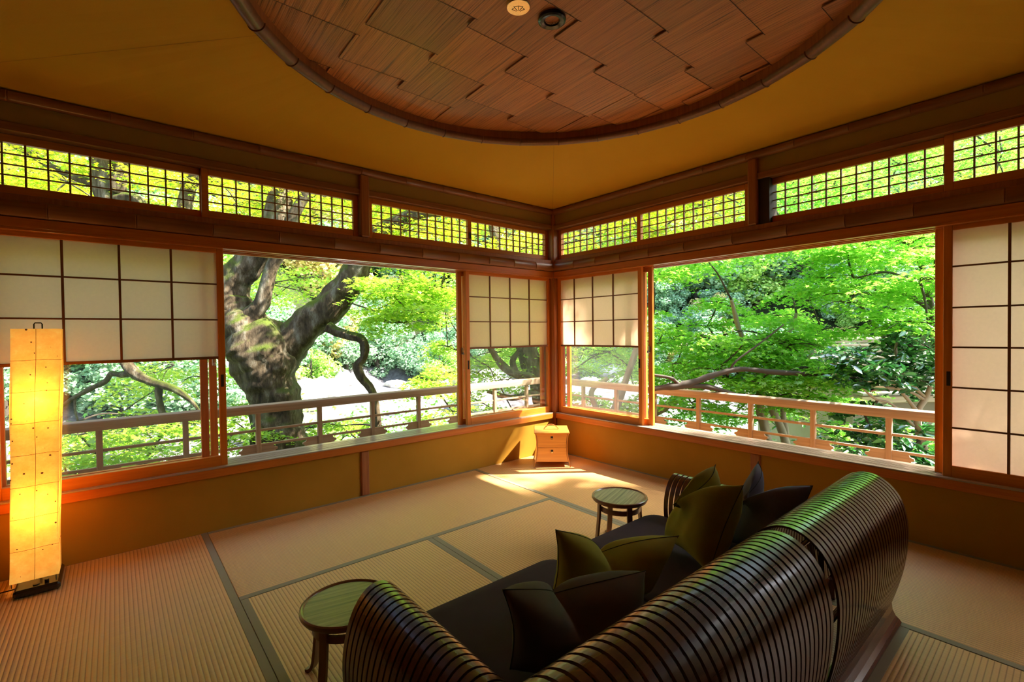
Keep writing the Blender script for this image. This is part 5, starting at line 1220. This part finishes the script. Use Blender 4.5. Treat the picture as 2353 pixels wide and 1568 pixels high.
FOL['camellia'] = {
 'limbs': [
  [(1.78,-2.55,-0.43,0.0357),(1.77,-2.54,-0.14,0.0321),(1.76,-2.53,0.07,0.0286),(1.72,-2.49,0.29,0.0286),(1.71,-2.48,0.47,0.025),(1.77,-2.52,0.59,0.0214),(1.81,-2.55,0.71,0.0179),(1.84,-2.57,0.86,0.0143)],
  [(1.71,-2.48,0.47,0.0179),(1.64,-2.41,0.61,0.0143),(1.56,-2.34,0.72,0.0143),(1.48,-2.27,0.83,0.0107),(1.38,-2.19,0.9,0.0089),(1.29,-2.11,0.97,0.0071)],
  [(1.77,-2.52,0.59,0.0143),(1.7,-2.46,0.68,0.0143),(1.62,-2.39,0.82,0.0107),(1.59,-2.36,1.0,0.0107),(1.62,-2.39,1.11,0.0071)],
  [(1.76,-2.52,0.57,0.0143),(1.67,-2.44,0.64,0.0107),(1.53,-2.32,0.68,0.0107),(1.42,-2.23,0.65,0.0089)],
  [(1.69,-2.46,0.36,0.0143),(1.56,-2.34,0.54,0.0107),(1.45,-2.25,0.59,0.0089),(1.34,-2.16,0.72,0.0071)],
 ],
 'pads_c': [(1.7,-2.46,1.0,0.3,0.2,330,0.0,0.0),(1.53,-2.32,0.83,0.28,0.13,240,0.0,0.0),(1.88,-2.48,0.7,0.2,0.12,130,0.0,0.0),(1.28,-2.23,0.91,0.24,0.09,170,0.0,0.0),(1.0,-2.13,0.97,0.18,0.06,80,0.0,0.0),(1.85,-2.31,1.07,0.22,0.12,180,0.0,0.0),(1.97,-2.55,0.88,0.2,0.2,150,0.0,0.0),(1.31,-2.14,0.76,0.16,0.07,80,0.0,0.0),(1.5,-2.3,0.72,0.2,0.05,80,0.0,0.0),(1.44,-2.25,0.29,0.26,0.1,220,0.0,0.0),(1.53,-2.46,0.17,0.28,0.12,260,0.0,0.0),(1.82,-2.57,0.28,0.2,0.12,140,0.0,0.0),(1.5,-2.17,0.45,0.2,0.09,130,0.0,0.0),(1.37,-2.59,0.06,0.25,0.1,200,0.0,0.0),(1.77,-2.27,0.4,0.2,0.08,120,0.0,0.0)],
}
# ================================================================== OUTSIDE
rng = np.random.default_rng(5)

def mesh_from_arrays(name, V, F, mat, parent=None):
    """V (n,3), F (m,k) with fixed k"""
    me = bpy.data.meshes.new(name)
    k = F.shape[1]
    me.vertices.add(len(V)); me.vertices.foreach_set('co', V.astype(np.float32).ravel())
    me.loops.add(F.size); me.loops.foreach_set('vertex_index', F.astype(np.int32).ravel())
    me.polygons.add(len(F)); me.polygons.foreach_set('loop_start', (np.arange(len(F))*k).astype(np.int32))
    me.polygons.foreach_set('loop_total', np.full(len(F), k, np.int32))
    me.update(calc_edges=True); me.validate()
    me.materials.append(mat)
    o = bpy.data.objects.new(name, me); COL.objects.link(o)
    if parent is not None: o.parent = parent
    return o

def star_shape():
    """five-pointed maple leaf in the xy plane, radius about 1"""
    tips = [(-128, .62), (-62, .92), (0, 1.12), (62, .92), (128, .62)]
    vall = [(-95, .34), (-31, .42), (31, .42), (95, .34), (180, .22)]
    V = [(0, 0, 0)]
    for a, r in tips: V.append((r*math.sin(math.radians(a)), r*math.cos(math.radians(a)), -.10*r))
    for a, r in vall: V.append((r*math.sin(math.radians(a)), r*math.cos(math.radians(a)), .03))
    # quads: centre, valley before, tip, valley after
    F = [(0, 10, 1, 6), (0, 6, 2, 7), (0, 7, 3, 8), (0, 8, 4, 9), (0, 9, 5, 10)]
    return np.array(V), np.array(F)
def oval_shape():
    V = [(0, -1, 0), (.34, -.45, .05), (.40, .15, .06), (0, 1.1, -.12), (-.40, .15, .06), (-.34, -.45, .05), (0, -.3, -.02), (0, .35, -.02)]
    F = [(0, 1, 6, 5), (1, 2, 7, 6), (2, 3, 3, 7), (5, 6, 7, 4), (4, 7, 3, 3)]
    return np.array(V, float), None
def quad_shape():
    V = np.array([(0, -1, 0), (.62, 0, .12), (0, 1.0, -.1), (-.62, 0, .12)], float)
    return V, np.array([(0, 1, 2, 3)])
def oval4():
    V = np.array([(0, -1, -.04), (.42, -.30, .08), (.36, .45, .06), (0, 1.1, -.14), (-.36, .45, .06), (-.42, -.30, .08)], float)
    return V, np.array([(0, 1, 2, 3), (0, 3, 4, 5)])

def place_leaves(P, size, shape, tilt=.45, updir=None):
    """returns V,F for a leaf of the given shape at every point of P with a random turn and tilt"""
    V0, F0 = shape; n = len(P); m = len(V0)
    yaw = rng.uniform(0, 2*PI, n)
    nx = rng.normal(0, tilt, n); ny = rng.normal(0, tilt, n)
    Nn = np.stack([nx, ny, np.ones(n)], 1)
    if updir is not None: Nn = updir+np.stack([nx, ny, rng.normal(0, tilt, n)], 1)
    Nn /= np.linalg.norm(Nn, axis=1)[:, None]
    ref = np.stack([np.cos(yaw), np.sin(yaw), np.zeros(n)+.01], 1)
    X = np.cross(ref, Nn); X /= np.linalg.norm(X, axis=1)[:, None]; Y = np.cross(Nn, X)
    sz = size*rng.uniform(.65, 1.25, n)
    W = (V0[None, :, 0, None]*X[:, None, :]+V0[None, :, 1, None]*Y[:, None, :]+V0[None, :, 2, None]*Nn[:, None, :])*sz[:, None, None]+P[:, None, :]
    F = F0[None, :, :]+(np.arange(n)*m)[:, None, None]
    return W.reshape(-1, 3), F.reshape(-1, F0.shape[1])

def pad_points(pads, mult=1.0):
    out = []
    for (x, y, z, rx, rz, n_, sl, az) in pads:
        n_ = int(n_*mult)
        nb = 9                      # fingers of foliage inside a pad
        ang = rng.uniform(0, 2*PI, nb); r = rng.uniform(.25, .95, nb)
        bc = np.stack([r*np.cos(ang), r*np.sin(ang)], 1); bz = rng.uniform(-.9, .9, nb)
        k = rng.integers(0, nb, n_)
        q = bc[k]+rng.normal(0, .24, (n_, 2)); zz_ = bz[k]+rng.normal(0, .22, n_)
        d = np.hypot(q[:, 0], q[:, 1])
        X = q[:, 0]*rx; Y = q[:, 1]*rx
        Z = zz_*rz-.16*rx*d*d+(X*math.cos(az)+Y*math.sin(az))*sl
        out.append(np.stack([x+X, y+Y, z+Z], 1))
    return np.concatenate(out)

def limb_tube(mb, L, seg=14, rough=.10, seed=0):
    from mathutils import noise as mn
    r_ = random.Random(seed); big = L[0][3] > .05
    Q = smooth_prof([tuple(q) for q in L], (12 if big else 6)*len(L))
    n0 = len(mb.v)
    pts = [q[:3] for q in Q]; rad = [max(q[3], .0015)*(1+rough*math.sin(i*.9+seed)+r_.uniform(-rough, rough)*.5) for i, q in enumerate(Q)]
    mb.tube(pts, rad, seg)
    if big:                                   # ridged, knotty bark relief
        for i, (p, rd) in enumerate(zip(pts, rad)):
            p = Vector(p)
            for k in range(seg):
                q = Vector(mb.v[n0+i*seg+k]); w = 2*PI*k/seg
                g = .16*mn.noise(Vector((w*1.1+seed, i*.10, seed)))+.09*mn.noise(q*5.0)+.05*mn.noise(q*13.0)
                g += .05*math.sin(5*w+.6*math.sin(i*.15+seed))
                mb.v[n0+i*seg+k] = tuple(p+(q-p)*(1+g))

def make_tree(key, label, bark, cat='tree', name='tree', base=None, leafsize=.042, extra=None, twig='twig', group=None, mult=1.0):
    D = FOL[key]
    L0 = D['limbs'][0][0]
    t = thing(name, label, cat, L0[:3] if base is None else base, 0, group)
    org = Vector(t.location)
    def loc(mb):
        mb.v = [tuple(Vector(q)-org) for q in mb.v]; return mb
    mb = MB()
    for i, L in enumerate(D['limbs']):
        big = L[0][3] > .05
        limb_tube(mb, L, 40 if big else 8, .012 if big else .07, i)
    loc(mb).build('trunk', bark, t, smooth=True)
    allp = np.array([q[:3] for L in D['limbs'] for q in smooth_prof([tuple(a) for a in L], 4*len(L))])
    tw = MB(); r_ = random.Random(3)
    for k, mat in (('pads_g', M['leaf_left' if key in ('mossy', 'leaning') else 'leaf_maple']), ('pads_y', M['leaf_yellow']), ('pads_c', M['leaf_camellia'])):
        if k not in D: continue
        pads = D[k]
        if k == 'pads_c': V, F = place_leaves(pad_points(pads), leafsize*1.05, oval4(), .7)
        else: V, F = place_leaves(pad_points(pads, mult), leafsize, star_shape(), .42)
        mesh_from_arrays('foliage', V-np.array(org), F, mat, t)
        left = [np.array(p_[:3]) for p_ in pads]; rxs = [p_[3] for p_ in pads]; zs_ = [p_[4] for p_ in pads]
        L_ = np.array(left); best = np.array([np.min(np.linalg.norm(allp-c, axis=1)) for c in left]); src = [allp[int(np.argmin(np.linalg.norm(allp-c, axis=1)))] for c in left]
        todo = set(range(len(left)))
        while todo:
            j = min(todo, key=lambda i: best[i]); todo.remove(j)
            a, c, dj = src[j], left[j], float(best[j])
            mid = (a+c)/2+np.array((r_.uniform(-.12, .12), r_.uniform(-.12, .12), r_.uniform(-.02, .12)))*dj
            Q = smooth_prof([tuple(a), tuple(mid), tuple(c)], 10)
            tw.tube(Q, [.012-.005*i/(len(Q)-1) for i in range(len(Q))], 5)
            for i in todo:
                d_ = float(np.linalg.norm(left[i]-c))
                if d_ < best[i]: best[i] = d_; src[i] = c
        for (x, y, z, rx, rz, n_, sl, az) in pads:
            c = np.array((x, y, z))
            for e in range(5):
                w = r_.uniform(0, 2*PI); rr = rx*r_.uniform(.6, 1.0)
                e1 = c+np.array((math.cos(w)*rr*.5, math.sin(w)*rr*.5, rz*.2)); e2 = c+np.array((math.cos(w+.25)*rr, math.sin(w+.25)*rr, -.12*rx))
                Q = smooth_prof([tuple(c), tuple(e1), tuple(e2)], 6)
                tw.tube(Q, [.006-.0045*i/(len(Q)-1) for i in range(len(Q))], 4)
    loc(tw).build('twigs', M[twig], t, smooth=True, fix=False)
    return t

t_mossy = make_tree('mossy', 'huge mossy tree forking outside the left window behind the railing', M['bark'], leafsize=.038, mult=1.15)
make_tree('leaning', 'tree with a leaning grey trunk seen through the glass beside the corner post', M['bark'], leafsize=.045)
make_tree('stems', 'maple with several thin pale stems behind the right railing', M['pale_twig'], leafsize=.036, mult=1.35)
make_tree('spreading', 'maple at the right edge of the view spreading dark thin branches across the right window', M['twig'], leafsize=.034, mult=1.35)
make_tree('camellia', 'dark glossy green broad-leaved shrub at the right end of the railing', M['pale_twig'], 'shrub', 'camellia_shrub', leafsize=.040)

# crown of a tall maple south-east of the room: its shade dapples the sun on the right window
def sun_pt(xf, yf, x): return (x, yf-.8*(x-xf), 1.305*(x-xf))
cp = []
r_ = random.Random(21)
for i in range(170):
    x = r_.uniform(1.6, 4.2)
    yo = r_.uniform(-6.2, -.9)              # where the ray enters the right wall
    zo = r_.uniform(.3, 1.9)
    y = yo-.8*x; z = zo+1.305*x
    # an opening in the crown lets the sun into the corner
    if yo > -2.15 and zo < 2.1: continue
    cp.append((round(x, 2), round(y, 2), round(z, 2), .38, .12, 360, 0.0, 0.0))
for i in range(22):                          # sprays over the corner screen
    x = r_.uniform(2.0, 4.2); yo = r_.uniform(-1.0, 0); zo = r_.uniform(1.2, 1.75)
    if abs(yo+.42) < .2 and abs(zo-1.40) < .15: continue
    cp.append((round(x, 2), round(yo-.8*x, 2), round(zo+1.305*x, 2), .26, .07, 190, 0, 0))
for i in range(30):
    x = r_.uniform(2.4, 4.5); yo = r_.uniform(-2.1, -1.50); zo = r_.uniform(.3, 1.8)
    cp.append((round(x, 2), round(yo-.8*x, 2), round(zo+1.305*x, 2), .24, .08, 110, 0, 0))
FOL['shade'] = {'limbs': [[(4.6, -8.2, -1.2, .20), (4.4, -7.9, 1.0, .17), (4.1, -7.4, 3.0, .14), (3.6, -6.8, 4.4, .10), (3.2, -6.2, 5.4, .07)],
                          [(4.1, -7.4, 3.0, .09), (3.4, -6.2, 4.0, .06), (2.9, -5.0, 4.8, .035), (2.8, -4.2, 5.4, .02)],
                          [(3.6, -6.8, 4.3, .07), (2.8, -7.4, 5.2, .04), (2.5, -8.2, 5.6, .02)]], 'pads_g': cp}
make_tree('shade', 'tall maple standing right of the frame whose crown shades the right window', M['bark'])

# ---- terrain: garden bank, river, gravel, far hill ----
def shore(ph):
    """distance of the far shore for a bearing in degrees from the diagonal"""
    return 37.0-14.0*np.clip((np.asarray(ph, float)-24)/16, 0, 1)

def hill(s, t):
    s = np.asarray(s, float); t = np.asarray(t, float)
    z = np.where(s < 1.2, -1.15, -1.15-1.85*np.clip((s-1.2)/6.0, 0, 1))
    z = z-1.0*np.clip((s-7)/2.0, 0, 1)
    R_ = np.hypot(s, t); ph = np.degrees(np.arctan2(t, np.maximum(s, .01)))
    d = R_-shore(ph)
    z = z+(1.1*np.clip((d+13)/3, 0, 1)+.4*np.clip((d+10)/8, 0, 1))*np.clip((s-7)/3, 0, 1)
    f = 1.0-.20*np.clip((-ph-8)/25, 0, 1)
    z = z+f*.78*np.clip(d, 0, 36)
    z = z+.25*np.sin(s*.5+1.3*np.sin(t*.21))*np.clip((s-24)/10, 0, 1)+.12*np.sin(t*.9+s*.7)
    return z
ss = np.concatenate([np.arange(-14, 26, .5), np.arange(26, 90, 1.6)]); tt = np.arange(-85, 86, 1.5)
S_, T_ = np.meshgrid(ss, tt, indexing='ij')
q2 = math.sqrt(.5)
X = (S_-T_)*q2; Y = (S_+T_)*q2; Z = hill(S_, T_)+rng.normal(0, .04, S_.shape)
Z = np.where((X < 1.0) & (Y < 1.0), np.minimum(Z, -1.15), Z)
V = np.stack([X, Y, Z], -1).reshape(-1, 3); a_, b_ = S_.shape
idx = np.arange(a_*b_).reshape(a_, b_)
F = np.stack([idx[:-1, :-1], idx[1:, :-1], idx[1:, 1:], idx[:-1, 1:]], -1).reshape(-1, 4)
m, nt, out = new_mat('river_valley_ground')
ge = nt.nodes.new('ShaderNodeNewGeometry'); sp_ = nt.nodes.new('ShaderNodeSeparateXYZ'); nt.links.new(ge.outputs['Position'], sp_.inputs[0])
ad = nt.nodes.new('ShaderNodeMath'); ad.operation = 'ADD'; nt.links.new(sp_.outputs[0], ad.inputs[0]); nt.links.new(sp_.outputs[1], ad.inputs[1])
mr = nt.nodes.new('ShaderNodeMapRange'); mr.inputs[1].default_value = -3.6; mr.inputs[2].default_value = 1.0; nt.links.new(sp_.outputs[2], mr.inputs[0])
r1 = ramp(nt, [(0, (.20, .195, .20)), (.40, (.25, .235, .245)), (.46, (.06, .07, .03)), (1, (.04, .055, .02))])
nt.links.new(mr.outputs[0], r1.inputs[0])
mp = coords(nt, (1, 1, 1)); nn = noise(nt, mp, 2.2, 9, .75); r2 = ramp(nt, [(.36, (.30, .28, .28)), (.7, (1, 1, 1))]); nt.links.new(nn.outputs[0], r2.inputs[0])
mx = nt.nodes.new('ShaderNodeMix'); mx.data_type = 'RGBA'; mx.blend_type = 'MULTIPLY'; mx.inputs[0].default_value = 1
nt.links.new(r1.outputs[0], mx.inputs[6]); nt.links.new(r2.outputs[0], mx.inputs[7])
b = bsdf(nt, None, .9, 0, .1); nt.links.new(mx.outputs[2], b.inputs['Base Color']); nt.links.new(b.outputs[0], out.inputs[0])
tag(mesh_from_arrays('riverbank_ground', V, F, m), kind='structure')
m, nt, out = new_mat('river_water'); b = bsdf(nt, (.26, .40, .26), .12, 0, .5)
mp = coords(nt, (1, 1, 1)); nn = noise(nt, mp, 1.5, 5, .6); bump(nt, b, nn.outputs[0], .5, .12); nt.links.new(b.outputs[0], out.inputs[0])
w = MB(); w.v = [((s-t)*q2, (s+t)*q2, -3.35) for s, t in ((7.5, -85), (24.5, -85), (18.0, 85), (7.5, 85))]; w.f = [(0, 1, 2, 3)]
tag(w.build('river_water', m, fix=False), kind='structure')

# rocks along the far shore
def rock(sd):
    r_ = random.Random(sd); mb = MB(); P = []
    ph = [r_.uniform(0, 6) for _ in range(6)]
    for i in range(9):
        th = PI*i/8; row = []
        for j in range(15):
            a = 2*PI*j/14
            d = 1+.22*math.sin(2*a+ph[0]+th)+.16*math.sin(3*a+ph[1])*math.sin(th*2+ph[2])+.1*math.sin(5*a+ph[3])
            row.append((d*math.sin(th)*math.cos(a), .8*d*math.sin(th)*math.sin(a), .62*math.cos(th)*d+.25))
        P.append(row)
    mb.grid(P)
    return mb
m_rock = plaster('pale_river_rock', (.36, .35, .32), (.66, .63, .58), 3.0)
protos = [tag(rock(i).build('river_rock', m_rock, smooth='auto'), 'pale boulder on the far shore of the river', 'rock', 'boulders along the far shore') for i in range(3)]
r_ = random.Random(8)
for i in range(44):
    ph = r_.uniform(-50, 50); R_ = float(shore(ph))-r_.uniform(-.5, 13)*(.5 if ph > 25 else 1); s = R_*math.cos(math.radians(ph)); t = R_*math.sin(math.radians(ph)); o = protos[i] if i < 3 else protos[i % 3].copy()
    if i >= 3: COL.objects.link(o)
    k = r_.uniform(.35, 1.5)
    o.location = ((s-t)*q2, (s+t)*q2, float(hill(s, t))+.05); o.rotation_euler = (0, 0, r_.uniform(0, 6)); o.scale = (k, k, k*r_.uniform(.6, 1.0))
    o['label'] = o['label']

# trees of the far bank
def far_proto(kind, mat, lab):
    t = thing('riverside_tree', lab, 'tree', (0, 0, 0), 0, 'trees on the far bank, '+kind)
    r_ = random.Random(len(kind))
    H_ = 5.2
    mb = MB(); mb.tube([(0, 0, -1.2), (.1, 0, 1.2), (.15, .1, 2.6), (.0, .1, 4.2)], [.28, .22, .16, .08], 7)
    for a in range(5):
        w = a*1.3; mb.tube([(.1, 0, 1.6+.3*a), (math.cos(w)*1.2, math.sin(w)*1.2, 2.6+.4*a)], [.09, .04], 5)
    mb.build('trunk', M['twig'], t, smooth=True)
    nb = 34; n_ = 4200
    C0 = []
    while len(C0) < nb:
        p = np.array([r_.uniform(-1, 1), r_.uniform(-1, 1), r_.uniform(-1, 1)])
        if .35 < np.linalg.norm(p) < 1: C0.append(p*np.array([2.7, 2.7, 2.2])+np.array([0, 0, 2.9]))
    C0 = np.array(C0); R0 = rng.uniform(.6, 1.05, nb); k = rng.integers(0, nb, n_)
    dd = rng.normal(0, 1, (n_, 3)); dd /= np.linalg.norm(dd, axis=1)[:, None]
    P = C0[k]+dd*R0[k][:, None]*rng.uniform(.75, 1.05, n_)[:, None]*np.array([1, 1, .75])
    V, F = place_leaves(P, .155, quad_shape(), .5, dd*1.0+np.array([0, 0, .5]))
    mesh_from_arrays('foliage', V, F, mat, t)
    return t
kinds = [far_proto('blue-green', M['leaf_far'], 'rounded blue-green tree on the far riverbank'),
         far_proto('bright green crowns', M['leaf_far_g'], 'bright yellow-green tree on the far riverbank'),
         far_proto('turning yellow', M['leaf_far_y'], 'tree with yellowing leaves on the far riverbank')]
cnt = 0; used = [0, 0, 0]; placed = []
while cnt < 210:
    ph = r_.uniform(-62, 62); R_ = float(shore(ph))+.3+36*r_.random()**1.25; s = R_*math.cos(math.radians(ph)); t = R_*math.sin(math.radians(ph))
    if any((s-a)**2+(t-b)**2 < 9.5 for a, b in placed): 
        if r_.random() < .93: continue
    placed.append((s, t)); cnt += 1
    k = r_.choices((0, 1, 2), (.58, .27, .15))[0]
    lc = ((s-t)*q2, (s+t)*q2, float(hill(s, t))-.2); sc = r_.uniform(.85, 1.55)*(.62 if R_-float(shore(ph)) < 5 else 1)
    if used[k] == 0:
        kinds[k].location = lc; kinds[k].scale = (sc,)*3; used[k] = 1
    else: copy_tree(kinds[k], lc, r_.uniform(0, 6.28), sc)
for i in range(95):                            # scrub right on the shoreline
    ph = r_.uniform(-35, 62); R_ = float(shore(ph))+r_.uniform(-1.5, 7); s = R_*math.cos(math.radians(ph)); t = R_*math.sin(math.radians(ph))
    k = r_.choices((0, 1, 2), (.7, .2, .1))[0]
    c = copy_tree(kinds[k], ((s-t)*q2, (s+t)*q2, float(hill(s, t))-.7), r_.uniform(0, 6.28), r_.uniform(.4, .75),
                  ('low blue-green scrub at the foot of the far hill by the gravel', 'low bright green scrub at the foot of the far hill by the gravel', 'low yellowing scrub at the foot of the far hill by the gravel')[k])
    c.name = 'riverside_bush'; c['category'] = 'bush'; c['group'] = 'scrub along the far shore, '+('blue-green', 'bright green', 'yellowing')[k]
# low bushes on the near bank
def bush(lab, mat, sz, ls, star, x, y, z, n_=2600):
    t = thing('garden_bush', lab, 'bush', (x, y, z), 0)
    nb = 16; C0 = rng.normal(0, .5, (nb, 3))*np.array([1, 1, .45])*sz+np.array([0, 0, .45*sz])
    k = rng.integers(0, nb, n_); P = C0[k]+rng.normal(0, .17*sz, (n_, 3))
    V, F = place_leaves(P, ls, star_shape() if star else oval4(), .6)
    mesh_from_arrays('foliage', V, F, M[mat], t)
    mb = MB()
    for c in C0: mb.tube([(0, 0, -.3), (c[0]*.5, c[1]*.5, c[2]*.4), tuple(c)], [.02, .012, .005], 5)
    mb.build('stems', M['twig'], t, smooth=True)
    return t
bl = [('low green bush on the bank behind the left railing', 'leaf_maple', 1.3, .05, True, -2.9, 4.3, -1.5), 
      ('spreading green bush right of the mossy trunk foot', 'leaf_maple', 1.4, .05, True, .2, 4.4, -1.9),
      ('yellowish bush on the bank left of the mossy trunk', 'leaf_yellow', 1.2, .05, True, -4.3, 4.2, -1.4),
      ('green bush below the corner of the railings', 'leaf_maple', 1.5, .05, True, 2.9, 2.7, -2.3),
      ('low green bush below the right railing', 'leaf_maple', 1.4, .05, True, 4.6, .4, -2.0),
      ('dark leafy bush under the glossy shrub', 'leaf_camellia', 1.3, .05, False, 3.9, -1.6, -1.2),
      ('pale bush on the gravel beyond the mossy trunk', 'leaf_far_g', 1.7, .10, False, 1.9, 14.5, -3.3),
      ('blue-green bush at the water beyond the left window', 'leaf_far', 2.4, .12, False, -.3, 21.5, -2.6)]
for a in bl: bush(*a)

# ---- neighbouring house wing seen through the glossy shrub ----
hs = thing('garden_house', 'neighbouring wooden house with shingled eaves behind the glossy shrub', 'house', (7.2, -2.9, -1.2), math.radians(-40))
MB().box(-3.0, 1.15, -.4, 2.2, 0, 1.55).build('plaster_wall', plaster('grey_plaster', (.34, .27, .20), (.42, .34, .26)), hs)
rm = MB()
for i in range(8):
    rm.box(-3.3, 1.6, -1.0+.17*i, -.78+.17*i, 1.50+.085*i, 1.535+.085*i, .004)
rm.box(-3.3, 1.6, .3, 2.6, 2.15, 2.2)
rm.build('shingled_roof', plaster('grey_shingle', (.22, .18, .14), (.40, .34, .28), 8), hs)
MB().box(-3.3, 1.6, -.98, -.90, 1.40, 1.49, .01).build('eave_beam', M['rail_x'], hs)
for x in (-.9, .55):
    wd = MB().box(x-.40, x+.40, -.44, -.40, .45, 1.30).build('lattice_window', M['shoji'], hs)
    g = MB()
    for i in range(6): g.box(x-.40+.155*i, x-.378+.155*i, -.462, -.44, .45, 1.30)
    for i in range(4): g.box(x-.40, x+.40, -.458, -.44, .45+.276*i, .472+.276*i)
    g.build('lattice', M['lattice'], wd)
for x in (-1.45, -.35, 1.1):
    MB().box(x-.05, x+.05, -.50, -.38, 0, 1.5, .01).build('post', M['post'], hs)
